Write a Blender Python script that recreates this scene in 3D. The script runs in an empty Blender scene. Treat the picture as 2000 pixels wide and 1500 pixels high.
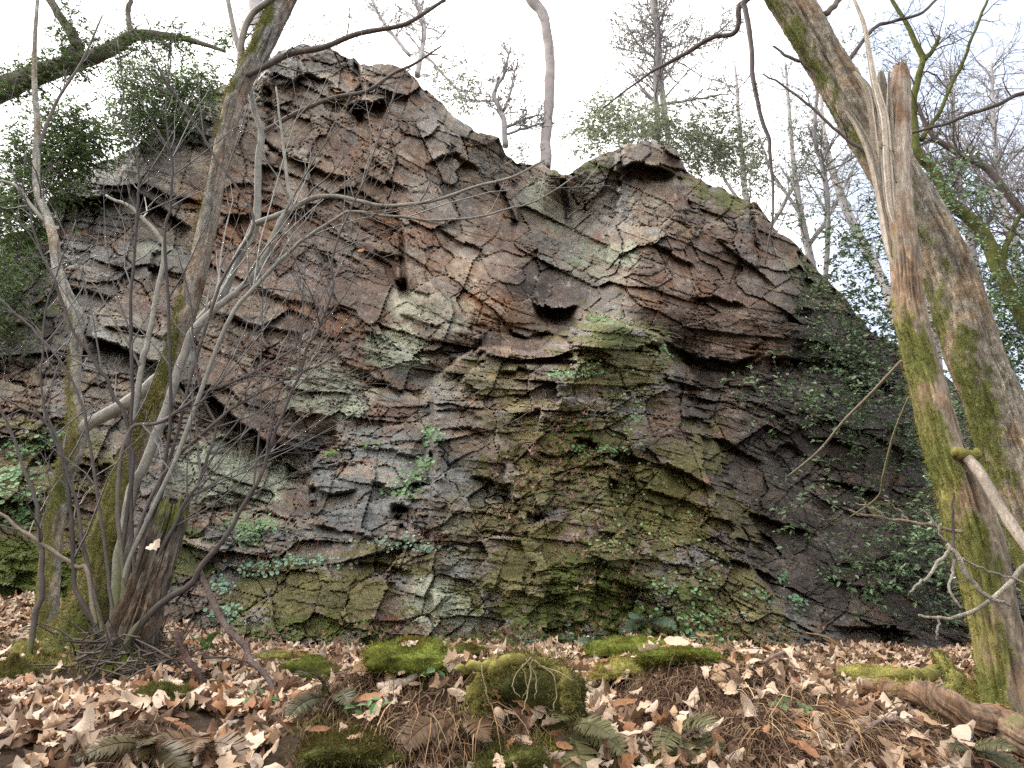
import bpy, math
import numpy as np
from mathutils import Vector

SC = bpy.context.scene
COL = SC.collection
RAD = math.radians

# ------------------------------------------------------------------ camera
PITCH = RAD(23.0)
CAM = np.array([0.0, 0.0, 1.0])
F = 1428.0                                   # focal length in pixels of a 2000 px wide frame
cam_d = bpy.data.cameras.new('camera')
cam_d.sensor_width = 36.0
cam_d.lens = 36.0 * F / 2000.0
cam_d.clip_start = 0.05
cam_d.clip_end = 900.0
cam = bpy.data.objects.new('camera', cam_d)
COL.objects.link(cam)
cam.location = CAM
cam.rotation_euler = (RAD(90) + PITCH, 0, 0)
SC.camera = cam

# ------------------------------------------------------------------ sky and sun
SUN_EL, SUN_AZ = RAD(52), RAD(-72)           # azimuth from +Y, to the left of the picture
w = bpy.data.worlds.new("World")
SC.world = w
w.use_nodes = True
nt = w.node_tree
nt.nodes.clear()
def N(t, **k):
    n = nt.nodes.new(t)
    for a, b in k.items():
        setattr(n, a, b)
    return n
sky = N('ShaderNodeTexSky', sky_type='NISHITA', sun_disc=False)
sky.sun_elevation = SUN_EL
sky.sun_rotation = SUN_AZ
sky.air_density = 1.0
sky.dust_density = 2.0
tc = N('ShaderNodeTexCoord')
mp = N('ShaderNodeMapping')
mp.inputs['Scale'].default_value = (1.0, 1.0, 1.8)
noi = N('ShaderNodeTexNoise')
noi.inputs['Scale'].default_value = 2.2
noi.inputs['Detail'].default_value = 6.0
noi.inputs['Roughness'].default_value = 0.55
sep = N('ShaderNodeSeparateXYZ')
m1 = N('ShaderNodeMath', operation='MULTIPLY_ADD')
m1.inputs[1].default_value = -0.75
rmp = N('ShaderNodeMapRange', interpolation_type='SMOOTHSTEP')
rmp.inputs['From Min'].default_value = 0.10
rmp.inputs['From Max'].default_value = 0.36
rmp.inputs['To Min'].default_value = 0.24
mixc = N('ShaderNodeMix', data_type='RGBA')
mixc.inputs['B'].default_value = (9.6, 9.45, 9.25, 1)
bg = N('ShaderNodeBackground')
bg.inputs['Strength'].default_value = 0.11
wo = N('ShaderNodeOutputWorld')
L = nt.links.new
L(tc.outputs['Generated'], mp.inputs['Vector'])
L(mp.outputs['Vector'], noi.inputs['Vector'])
L(tc.outputs['Generated'], sep.inputs[0])
L(sep.outputs['X'], m1.inputs[0])
L(noi.outputs['Fac'], m1.inputs[2])
L(m1.outputs[0], rmp.inputs['Value'])
L(rmp.outputs['Result'], mixc.inputs['Factor'])
L(sky.outputs['Color'], mixc.inputs['A'])
L(mixc.outputs['Result'], bg.inputs['Color'])
L(bg.outputs['Background'], wo.inputs['Surface'])

sun_d = bpy.data.lights.new('sun', 'SUN')
sun_d.energy = 1.5
sun_d.angle = RAD(14)
sun_d.color = (1.0, 0.96, 0.9)
sun = bpy.data.objects.new('sun', sun_d)
COL.objects.link(sun)
sdir = Vector((math.sin(SUN_AZ) * math.cos(SUN_EL), math.cos(SUN_AZ) * math.cos(SUN_EL), math.sin(SUN_EL)))
sun.rotation_euler = sdir.to_track_quat('Z', 'Y').to_euler()
SC.view_settings.view_transform = 'Standard'
SC.view_settings.look = 'None'
SC.view_settings.exposure = 1.65
SC.view_settings.gamma = 1.0
SC.view_settings.use_curve_mapping = False
SC.render.engine = 'CYCLES'
SC.cycles.max_bounces = 5
SC.cycles.diffuse_bounces = 3
SC.cycles.use_denoising = False           # the photograph is grainy; keep the fine bark and rock detail

# ------------------------------------------------------------------ maths helpers
CP, SP = math.cos(PITCH), math.sin(PITCH)

def ray(px, py):
    a = (np.asarray(px, float) - 1000.0) / F
    v = -(np.asarray(py, float) - 750.0) / F
    return np.stack([a, CP - v * SP, SP + v * CP], -1)

def P(px, py, Y):
    """point at world depth Y on the line of sight through a photo pixel"""
    d = ray(px, py)
    return CAM + d * (np.asarray(Y, float) / d[..., 1])[..., None]

def mpp(px, py, Y):
    """metres per photo pixel there"""
    d = ray(px, py)
    return np.asarray(Y, float) / d[..., 1] / F

def project(p):
    q = p - CAM
    zc = q[..., 1] * CP + q[..., 2] * SP
    up = -q[..., 1] * SP + q[..., 2] * CP
    return 1000 + F * q[..., 0] / zc, 750 - F * up / zc

def hsh(*ks):
    h = np.zeros(np.broadcast(*ks).shape if len(ks) > 1 else np.shape(ks[0]), np.uint32)
    for i, k in enumerate(ks):
        k = np.asarray(k).astype(np.int64).astype(np.uint32)
        h = (h ^ (k * np.uint32((0x9E3779B1, 0x85EBCA77, 0xC2B2AE3D, 0x27D4EB2F)[i % 4]))).astype(np.uint32)
        h = (h ^ (h >> np.uint32(15))) * np.uint32(0x2C1B3C6D)
        h = (h ^ (h >> np.uint32(12))) * np.uint32(0x297A2D39)
        h = h ^ (h >> np.uint32(15))
    return h.astype(np.float64) / 4294967295.0

def vnoise(x, y, z=None, seed=0):
    xi, yi = np.floor(x), np.floor(y)
    fx, fy = x - xi, y - yi
    fx = fx * fx * fx * (fx * (fx * 6 - 15) + 10)
    fy = fy * fy * fy * (fy * (fy * 6 - 15) + 10)
    if z is None:
        a, b = hsh(xi, yi, xi * 0 + seed), hsh(xi + 1, yi, xi * 0 + seed)
        c, d = hsh(xi, yi + 1, xi * 0 + seed), hsh(xi + 1, yi + 1, xi * 0 + seed)
        return (a + (b - a) * fx) + ((c + (d - c) * fx) - (a + (b - a) * fx)) * fy
    zi = np.floor(z)
    fz = z - zi
    fz = fz * fz * (3 - 2 * fz)
    r = []
    for k in (0, 1):
        s = zi + k
        a, b = hsh(xi, yi, s + seed * 101), hsh(xi + 1, yi, s + seed * 101)
        c, d = hsh(xi, yi + 1, s + seed * 101), hsh(xi + 1, yi + 1, s + seed * 101)
        e = a + (b - a) * fx
        r.append(e + ((c + (d - c) * fx) - e) * fy)
    return r[0] + (r[1] - r[0]) * fz

def fbm(x, y, z=None, o=4, seed=0, gain=0.5):
    t, a, n = 0.0, 1.0, 0.0
    for i in range(o):
        k = 2.03 ** i
        t = t + a * (vnoise(x * k + 7.3 * i, y * k - 3.1 * i, None if z is None else z * k, seed + i) - 0.5)
        n += a
        a *= gain
    return t / n * 2           # about -1 .. 1

def sstep(a, b, x):
    t = np.clip((x - a) / (b - a), 0, 1)
    return t * t * (3 - 2 * t)

def lerp(a, b, t):
    return a + (b - a) * t

def catmull(pts, n):
    pts = np.asarray(pts, float)
    p = np.vstack([2 * pts[0] - pts[1], pts, 2 * pts[-1] - pts[-2]])
    out = []
    for i in range(len(pts) - 1):
        a, b, c, d = p[i:i + 4]
        t = np.linspace(0, 1, n, endpoint=False)[:, None]
        out.append(0.5 * (2 * b + (c - a) * t + (2 * a - 5 * b + 4 * c - d) * t * t + (3 * b - a - 3 * c + d) * t ** 3))
    out.append(pts[-1:])
    return np.vstack(out)

# ------------------------------------------------------------------ object helpers
class Buf:
    """collects vertices, quads, triangles and a colour per vertex"""
    def __init__(s):
        s.v, s.q, s.t, s.c, s.n = [], [], [], [], 0
    def add(s, v, q=None, t=None, c=(1, 1, 1)):
        v = np.asarray(v, float).reshape(-1, 3)
        if q is not None and len(q):
            s.q.append(np.asarray(q, np.int64) + s.n)
        if t is not None and len(t):
            s.t.append(np.asarray(t, np.int64) + s.n)
        c = np.asarray(c, float)
        s.c.append(np.broadcast_to(c, (len(v), 3)))
        s.v.append(v)
        s.n += len(v)
    def build(s, name, mat, parent=None, smooth=False):
        v = np.vstack(s.v)
        c = np.vstack(s.c)
        q = np.vstack(s.q) if s.q else np.zeros((0, 4), np.int64)
        t = np.vstack(s.t) if s.t else np.zeros((0, 3), np.int64)
        return mesh_obj(name, v, q, t, c, mat, parent, smooth)

def mesh_data(name, v, q, t, c, mat, smooth=False):
    me = bpy.data.meshes.new(name)
    nl = len(q) * 4 + len(t) * 3
    me.vertices.add(len(v))
    me.vertices.foreach_set('co', np.ascontiguousarray(v, np.float32).ravel())
    me.loops.add(nl)
    me.polygons.add(len(q) + len(t))
    me.loops.foreach_set('vertex_index', np.concatenate([q.ravel(), t.ravel()]).astype(np.int32))
    st = np.concatenate([np.arange(len(q)) * 4, len(q) * 4 + np.arange(len(t)) * 3]).astype(np.int32)
    me.polygons.foreach_set('loop_start', st)
    if smooth:
        me.polygons.foreach_set('use_smooth', np.ones(len(q) + len(t), bool))
    else:
        me.polygons.foreach_set('use_smooth', np.zeros(len(q) + len(t), bool))
    me.update(calc_edges=True)
    if c is not None:
        at = me.color_attributes.new('Col', 'FLOAT_COLOR', 'POINT')
        cc = np.ones((len(v), 4), np.float32)
        cc[:, :3] = np.clip(c, 0, 1)
        at.data.foreach_set('color', cc.ravel())
    me.materials.append(mat)
    return me

def mesh_obj(name, v, q, t, c, mat, parent=None, smooth=False, loc=None):
    base = np.zeros(3)
    if loc is not None:
        base = np.asarray(loc, float)
    if parent is not None:
        base = np.array(parent['_w'])
    o = bpy.data.objects.new(name, mesh_data(name, np.asarray(v) - base, np.asarray(q), np.asarray(t), c, mat, smooth))
    COL.objects.link(o)
    if parent is not None:
        o.parent = parent
        o['_w'] = [float(x) for x in base]
        if parent.type == 'MESH' and False:
            pass
    elif loc is not None:
        o.location = base
    return o

def thing(name, loc, label, cat, group=None):
    o = bpy.data.objects.new(name, None)
    COL.objects.link(o)
    o.location = [float(x) for x in loc]
    o.empty_display_size = 0.1
    o['_w'] = [float(x) for x in loc]
    o['label'] = label
    o['category'] = cat
    if group:
        o['group'] = group
    return o

def tag(o, label, cat, group=None, kind=None):
    if label: o['label'] = label
    if cat: o['category'] = cat
    if group: o['group'] = group
    if kind: o['kind'] = kind
    return o

# ------------------------------------------------------------------ materials
def make_mat(name, rough=0.85, spec=0.25, vary=0.35, scales=(6, 30), bump=(0.4, 25, 0.02), stretch=(1, 1, 1),
             transl=0.0, hue=None, bump2=None):
    m = bpy.data.materials.new(name)
    m.use_nodes = True
    t = m.node_tree
    n = t.nodes
    n.clear()
    out = n.new('ShaderNodeOutputMaterial')
    b = n.new('ShaderNodeBsdfPrincipled')
    b.inputs['Roughness'].default_value = rough
    b.inputs['Specular IOR Level'].default_value = spec
    at = n.new('ShaderNodeAttribute')
    at.attribute_name = 'Col'
    col = at.outputs['Color']
    tcx = n.new('ShaderNodeTexCoord')
    mpx = n.new('ShaderNodeMapping')
    mpx.inputs['Scale'].default_value = stretch
    t.links.new(tcx.outputs['Object'], mpx.inputs['Vector'])
    for i, sc in enumerate(scales):
        no = n.new('ShaderNodeTexNoise')
        no.inputs['Scale'].default_value = sc
        no.inputs['Detail'].default_value = 5
        no.inputs['Roughness'].default_value = 0.65
        t.links.new(mpx.outputs['Vector'], no.inputs['Vector'])
        mr = n.new('ShaderNodeMapRange')
        mr.inputs['From Min'].default_value = 0.25
        mr.inputs['From Max'].default_value = 0.75
        mr.inputs['To Min'].default_value = 1 - vary
        mr.inputs['To Max'].default_value = 1 + vary
        t.links.new(no.outputs['Fac'], mr.inputs['Value'])
        mx = n.new('ShaderNodeMix')
        mx.data_type = 'RGBA'
        mx.blend_type = 'MULTIPLY'
        mx.inputs['Factor'].default_value = 1
        t.links.new(col, mx.inputs['A'])
        t.links.new(mr.outputs['Result'], mx.inputs['B'])
        col = mx.outputs['Result']
    if hue:                                   # blotches of a second colour (mineral, lichen)
        no = n.new('ShaderNodeTexNoise')
        no.inputs['Scale'].default_value = hue[1]
        no.inputs['Detail'].default_value = 6
        no.inputs['Roughness'].default_value = 0.7
        t.links.new(mpx.outputs['Vector'], no.inputs['Vector'])
        mr = n.new('ShaderNodeMapRange')
        mr.inputs['From Min'].default_value = hue[2]
        mr.inputs['From Max'].default_value = hue[3]
        mr.inputs['To Max'].default_value = hue[4]
        t.links.new(no.outputs['Fac'], mr.inputs['Value'])
        mx = n.new('ShaderNodeMix')
        mx.data_type = 'RGBA'
        mx.inputs['B'].default_value = (*hue[0], 1)
        t.links.new(mr.outputs['Result'], mx.inputs['Factor'])
        t.links.new(col, mx.inputs['A'])
        col = mx.outputs['Result']
    t.links.new(col, b.inputs['Base Color'])
    nrm = None
    for bp in (bump, bump2):
        if not bp: continue
        no = n.new('ShaderNodeTexNoise')
        no.inputs['Scale'].default_value = bp[1]
        no.inputs['Detail'].default_value = 8
        no.inputs['Roughness'].default_value = 0.7
        t.links.new(mpx.outputs['Vector'], no.inputs['Vector'])
        bu = n.new('ShaderNodeBump')
        bu.inputs['Strength'].default_value = bp[0]
        bu.inputs['Distance'].default_value = bp[2]
        t.links.new(no.outputs['Fac'], bu.inputs['Height'])
        if nrm: t.links.new(nrm, bu.inputs['Normal'])
        nrm = bu.outputs['Normal']
    if nrm: t.links.new(nrm, b.inputs['Normal'])
    if transl > 0:
        tr = n.new('ShaderNodeBsdfTranslucent')
        t.links.new(col, tr.inputs['Color'])
        ms = n.new('ShaderNodeMixShader')
        ms.inputs['Fac'].default_value = transl
        t.links.new(b.outputs['BSDF'], ms.inputs[1])
        t.links.new(tr.outputs['BSDF'], ms.inputs[2])
        t.links.new(ms.outputs['Shader'], out.inputs['Surface'])
    else:
        t.links.new(b.outputs['BSDF'], out.inputs['Surface'])
    return m

M_ROCK = make_mat('weathered_rock', 0.66, 0.4, 0.34, (2.2, 14, 50), (1.0, 14, 0.05), (1, 1, 1.6),
                  hue=((0.30, 0.29, 0.27), 11, 0.56, 0.74, 0.55), bump2=(1.0, 48, 0.03))
M_BARK = make_mat('bark', 0.85, 0.2, 0.45, (9, 34, 110), (1.0, 36, 0.04), (1, 1, 0.55), bump2=(0.9, 110, 0.012))
M_BARK_FAR = make_mat('distant_bark', 0.9, 0.1, 0.2, (9,), None)
M_TWIG = make_mat('twig_bark', 0.75, 0.3, 0.3, (14, 60), None)
M_WOOD = make_mat('stripped_wood', 0.8, 0.2, 0.32, (7, 40, 90), (0.9, 50, 0.02), (1, 1, 0.3))
M_MOSS = make_mat('moss', 0.95, 0.05, 0.45, (12, 50), (0.8, 90, 0.015))
M_TUFT = make_mat('moss_tufts', 0.9, 0.05, 0.25, (10,), None, transl=0.25)
M_LITTER = make_mat('dead_leaf', 0.65, 0.3, 0.25, (18, 90), (0.5, 60, 0.004), transl=0.15)
M_LEAF = make_mat('glossy_leaf', 0.26, 0.6, 0.25, (20,), None, transl=0.18)
M_LEAF_FAR = make_mat('distant_leaf', 0.6, 0.2, 0.2, (20,), None, transl=0.5)
M_LEAF_LIT = make_mat('thin_evergreen_leaf', 0.35, 0.5, 0.25, (20,), None, transl=0.45)
M_SOFT = make_mat('soft_leaf', 0.55, 0.3, 0.25, (25,), None, transl=0.25)
M_SOIL = make_mat('soil', 0.95, 0.1, 0.4, (5, 40), (1.0, 30, 0.04))
M_STRAW = make_mat('dry_stalks', 0.8, 0.2, 0.3, (20,), None, transl=0.1)

# ------------------------------------------------------------------ geometry helpers
def tube(buf, pts, rad, sides=6, c=(1, 1, 1), cap=True):
    pts = np.asarray(pts, float)
    rad = np.broadcast_to(np.asarray(rad, float), (len(pts),))
    tg = np.gradient(pts, axis=0)
    tg /= np.linalg.norm(tg, axis=1, keepdims=True) + 1e-9
    m = tg.mean(0)
    ref = np.eye(3)[np.argmin(np.abs(m))]
    a = np.cross(tg, ref)
    a /= np.linalg.norm(a, axis=1, keepdims=True) + 1e-9
    b = np.cross(tg, a)
    th = np.arange(sides) * (2 * np.pi / sides)
    v = pts[:, None] + rad[:, None, None] * (np.cos(th)[None, :, None] * a[:, None] + np.sin(th)[None, :, None] * b[:, None])
    n = len(pts)
    i = np.arange(n - 1)[:, None] * sides
    j = np.arange(sides)[None]
    k = (j + 1) % sides
    q = np.stack([i + j, i + k, i + sides + k, i + sides + j], -1).reshape(-1, 4)
    c = np.asarray(c, float)
    if c.ndim == 2:
        c = np.repeat(c, sides, 0)
    t = None
    if cap and sides > 3:
        t = [[0, x + 1, x] for x in range(1, sides - 1)] + [[(n - 1) * sides, (n - 1) * sides + x, (n - 1) * sides + x + 1] for x in range(1, sides - 1)]
    buf.add(v, q, t, c)

def path(px, Y, n=6):
    """photo polyline [(px, py, half width px), ...] at depth Y (number or start, end) -> points, radii"""
    a = catmull(px, n)
    Yv = np.linspace(Y[0], Y[1], len(a)) if isinstance(Y, (tuple, list)) else np.full(len(a), float(Y))
    p = P(a[:, 0], a[:, 1], Yv)
    return p, a[:, 2] * mpp(a[:, 0], a[:, 1], Yv)

def trunk(px, Y, colour_fn, sides=40, n=26, ridge=0.10, seed=1, lump=0.05, freq=5.0, flare=None, pr=None):
    """a trunk with bark ridges; returns verts, quads, colours, normals"""
    p, r = path(px, Y, n) if pr is None else pr
    tg = np.gradient(p, axis=0)
    seg = np.linalg.norm(tg, axis=1)
    ln = np.concatenate([[0], np.cumsum(np.linalg.norm(np.diff(p, axis=0), axis=1))])
    tg /= seg[:, None]
    ref = np.array([0, 1.0, 0.05])
    a = np.cross(ref[None], tg)
    a /= np.linalg.norm(a, axis=1, keepdims=True)        # picture right-ish
    b = np.cross(tg, a)                                  # away/towards
    th = np.arange(sides) * (2 * np.pi / sides)
    ca, sa = np.cos(th)[None], np.sin(th)[None]
    Lg = ln[:, None] + 0 * ca
    R = r[:, None]
    k = freq
    rid = fbm(ca * k + 0 * Lg, sa * k + 0 * Lg, Lg * 2.2, 4, seed)
    big = fbm(ca * 1.2 + 0 * Lg, sa * 1.2 + 0 * Lg, Lg * 1.5, 2, seed + 9)
    fine = fbm(ca * k * 3 + 0 * Lg, sa * k * 3 + 0 * Lg, Lg * 14, 3, seed + 4)
    rr = R * (1 + ridge * (-np.abs(rid) * 1.6 + 0.35) + lump * big + ridge * 0.35 * fine)
    if flare is not None:
        rr = rr * flare(ln[:, None], th[None])
    nrm = ca[..., None] * a[:, None] + sa[..., None] * b[:, None]
    v = p[:, None] + rr[..., None] * nrm
    c = colour_fn(nrm, Lg / ln[-1], rid, fine, big, v)
    m = len(p)
    i = np.arange(m - 1)[:, None] * sides
    j = np.arange(sides)[None]
    kk = (j + 1) % sides
    q = np.stack([i + j, i + sides + j, i + sides + kk, i + kk], -1).reshape(-1, 4)
    return v.reshape(-1, 3), q, c.reshape(-1, 3), nrm.reshape(-1, 3)

def sprout(out, pts, rad, rng, n, length, levels, up=0.25, ang=(0.5, 1.1), rs=0.55, start=0.15, wob=0.22, flat=0.6, rmin=0.0016, end=1.0, kids=3, droop=0.0):
    """side twigs, recursively; out collects (points, radii)"""
    pts = np.asarray(pts)
    m = len(pts)
    for _ in range(n):
        f = start + (end - start) * rng.random()
        i = min(int(f * (m - 1)), m - 2)
        fr = f * (m - 1) - i
        p0 = pts[i] * (1 - fr) + pts[i + 1] * fr
        r0 = max(rad[i] * (1 - fr) + rad[i + 1] * fr, rmin)
        t = pts[i + 1] - pts[i]
        t = t / (np.linalg.norm(t) + 1e-9)
        q = rng.normal(size=3)
        q[1] *= flat
        q -= t * q.dot(t)
        q /= np.linalg.norm(q) + 1e-9
        an = rng.uniform(*ang)
        d = t * math.cos(an) + q * math.sin(an)
        d[2] += up
        d /= np.linalg.norm(d)
        le = length * rng.uniform(0.45, 1.15) * (1.0 - 0.45 * f)
        k = 6 if levels > 1 else 5
        st = le / (k - 1)
        pp = [p0]
        for s in range(k - 1):
            d = d + rng.normal(size=3) * wob * np.array([1, flat, 1])
            d[2] += up * 0.25 - droop
            d /= np.linalg.norm(d)
            pp.append(pp[-1] + d * st)
        pp = np.array(pp)
        r1 = min(r0 * rs, le * 0.013 + rmin)
        rr = np.linspace(max(r1, rmin), rmin * 0.7, k)
        out.append((pp, np.maximum(rr, rmin)))
        if levels > 1:
            sprout(out, pp, rr, rng, kids, le * 0.5, levels - 1, up, ang, 0.65, 0.2, wob, flat, rmin, 1.0, max(2, kids - 1), droop)

def frames(nrm, rng, spin=None):
    """rotation matrices whose third column is nrm, with a random spin"""
    nrm = nrm / (np.linalg.norm(nrm, axis=1, keepdims=True) + 1e-9)
    n = len(nrm)
    h = rng.normal(size=(n, 3)) if spin is None else np.broadcast_to(spin, (n, 3))
    x = h - nrm * (h * nrm).sum(1, keepdims=True)
    x /= np.linalg.norm(x, axis=1, keepdims=True) + 1e-9
    y = np.cross(nrm, x)
    return np.stack([x, y, nrm], -1)

def scatter(buf, tv, tq, tt, pos, R, size, col):
    """copies of a small template, joined"""
    n, k = len(pos), len(tv)
    if n == 0: return
    v = np.einsum('nij,kj->nki', R, tv) * np.asarray(size, float).reshape(-1, 1, 1) + pos[:, None]
    off = (np.arange(n) * k)[:, None, None]
    q = (np.asarray(tq)[None] + off).reshape(-1, 4) if tq is not None and len(tq) else None
    t = (np.asarray(tt)[None] + off).reshape(-1, 3) if tt is not None and len(tt) else None
    buf.add(v.reshape(-1, 3), q, t, np.repeat(np.broadcast_to(col, (n, 3)), k, 0))

def leaf_template(rng, lobes=True, w=0.34, curl=0.3, n=8):
    """a dead leaf 1 unit long, lobed edge, curled and twisted: midrib and two edges"""
    t = np.linspace(0, 1, n)
    wid = w * np.sin(np.pi * np.clip(t * 0.92 + 0.04, 0, 1)) ** 0.8
    if lobes:
        wid = wid * (1 + 0.28 * np.where(np.arange(n) % 2, 1, -0.7)) 
    bend = curl * rng.uniform(-1.2, 1.2)
    tw = rng.uniform(-0.5, 0.5)
    fold = rng.uniform(-0.7, 0.7)
    cu = curl * rng.uniform(0.2, 1.9) * rng.choice([-1, 1])
    V = []
    for s in (-1, 0, 1):
        x = t - 0.5
        y = s * wid
        z = bend * (t - 0.5) ** 2 * 1.5 + cu * (np.abs(y) ** 1.4) * 1.8 + y * tw * (t - 0.5) * 1.5
        z = z + fold * np.abs(y) + 0.035 * np.sin(t * 17 + s * 2.1 + tw * 9) * abs(s)
        V.append(np.stack([x, y + 0.05 * np.sin(t * 5 + tw * 4), z], -1))
    V = np.vstack(V)
    q = []
    for s in (0, 1):
        for i in range(n - 1):
            q.append([s * n + i, s * n + i + 1, (s + 1) * n + i + 1, (s + 1) * n + i])
    return V, np.array(q)

# simple green leaf: a pointed oval folded along the midrib, 1 unit long from its stalk
GL_V = np.array([[0, 0, 0], [0.3, -0.22, 0.07], [0.3, 0.22, 0.07], [0.68, -0.19, 0.05], [0.68, 0.19, 0.05], [1, 0, -0.08], [0.3, 0, 0], [0.68, 0, -0.01]])
GL_Q = np.array([[6, 7, 4, 2], [1, 3, 7, 6]])
GL_T = np.array([[0, 6, 2], [0, 1, 6], [7, 5, 4], [3, 5, 7]])
# round pennywort leaf
ang8 = np.arange(7) * 2 * np.pi / 7
PW_V = np.vstack([[[0, 0, -0.12]], np.stack([np.cos(ang8) * 0.5, np.sin(ang8) * 0.5, 0.03 * np.cos(3 * ang8)], -1)])
PW_T = np.array([[0, 1 + i, 1 + (i + 1) % 7] for i in range(7)])
# moss blade
MB_V = np.array([[-0.16, 0, 0], [0.16, 0, 0], [0.05, 0.25, 1.0]])
MB_T = np.array([[0, 1, 2]])

# ------------------------------------------------------------------ the ground
PROF_Y = [-300, -40, -4, 0, 1.5, 2.4, 3.2, 4.2, 5.2, 6.3, 7.2, 9, 40, 300]
PROF_Z = [-8, -5, -1.6, -0.5, 0.42, 0.78, 0.93, 1.07, 1.18, 1.27, 1.36, 1.36, 1.3, 1.3]
MOUNDS = [  # px, py, depth, height, radius in m
    (800, 1420, 2.75, 0.15, 0.38), (960, 1470, 2.6, 0.10, 0.26), (690, 1450, 2.7, 0.08, 0.25),
    (1330, 1360, 3.3, 0.13, 0.45), (1480, 1400, 3.0, 0.10, 0.4), (1600, 1450, 2.8, 0.05, 0.4),
    (1030, 1395, 3.15, -0.22, 0.26), (300, 1450, 2.8, 0.07, 0.35), (150, 1320, 4.3, 0.20, 0.45),
    (640, 1330, 4.2, -0.06, 0.3), (880, 1300, 4.6, 0.10, 0.4), (1250, 1290, 5.2, 0.10, 0.5),
    (420, 1235, 6.5, 0.07, 0.6), (1210, 1255, 6.3, 0.10, 0.5), (1500, 1310, 4.8, 0.06, 0.6), (1700, 1330, 4.6, 0.06, 0.5),
]
MC = [(P(a, b, y)[0], y, h, r) for a, b, y, h, r in MOUNDS]

def ground(x, y):
    x = np.asarray(x, float); y = np.asarray(y, float)
    z = np.interp(y, PROF_Y, PROF_Z)
    near = np.exp(-((y - 4.5) / 4.0) ** 2)
    z = z - 0.20 * sstep(0.8, 2.6, x) * np.exp(-((y - 3.6) / 1.5) ** 2)
    z = z + 0.40 * sstep(-2.0, -4.0, x) * sstep(3.6, 6.0, y)
    for cx, cy, h, r in MC:
        z = z + h * np.exp(-(((x - cx) ** 2 + ((y - cy) * 1.1) ** 2) / r ** 2))
    z = z + near * (0.085 * fbm(x * 1.5, y * 1.5, None, 3, 5) + 0.045 * fbm(x * 5, y * 5, None, 3, 15))
    return z

def gpx(px, py):
    """where the line of sight through a photo pixel meets the ground"""
    d = ray(px, py)
    ys = np.linspace(1.6, 8.0, 400)
    pts = CAM + d[None] * (ys / d[1])[:, None]
    below = pts[:, 2] < ground(pts[:, 0], pts[:, 1])
    i = np.argmax(below) if below.any() else len(ys) - 1
    p = pts[i].copy()
    p[2] = float(ground(p[0], p[1]))
    return p

gx = np.unique(np.concatenate([[-300, -120, -50, -25, -14, -9, -7], np.arange(-5.6, 5.61, 0.04), [7, 9, 14, 25, 50, 120, 300]]))
gy = np.unique(np.concatenate([[-300, -100, -40, -15, -6, -2, 0, 0.8, 1.2], np.arange(1.6, 8.6, 0.035), [9.5, 11, 14, 20, 40, 100, 300]]))
GX, GY = np.meshgrid(gx, gy)
GZ = ground(GX, GY)
gv = np.stack([GX, GY, GZ], -1).reshape(-1, 3)
ny, nx = GX.shape
ii = np.arange(ny - 1)[:, None] * nx + np.arange(nx - 1)[None]
gq = np.stack([ii, ii + 1, ii + nx + 1, ii + nx], -1).reshape(-1, 4)
gm = sstep(0.1, 0.6, fbm(GX * 2.1, GY * 2.1, None, 4, 33)).reshape(-1, 1)
gc = lerp(np.array([0.055, 0.036, 0.024]), np.array([0.045, 0.05, 0.015]), gm)
o = mesh_obj('ground', gv, gq, np.zeros((0, 3), int), gc, M_SOIL, None, True)
tag(o, None, None, None, 'structure')
GROUND = o
GROUND['_w'] = [0.0, 0.0, 0.0]

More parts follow.
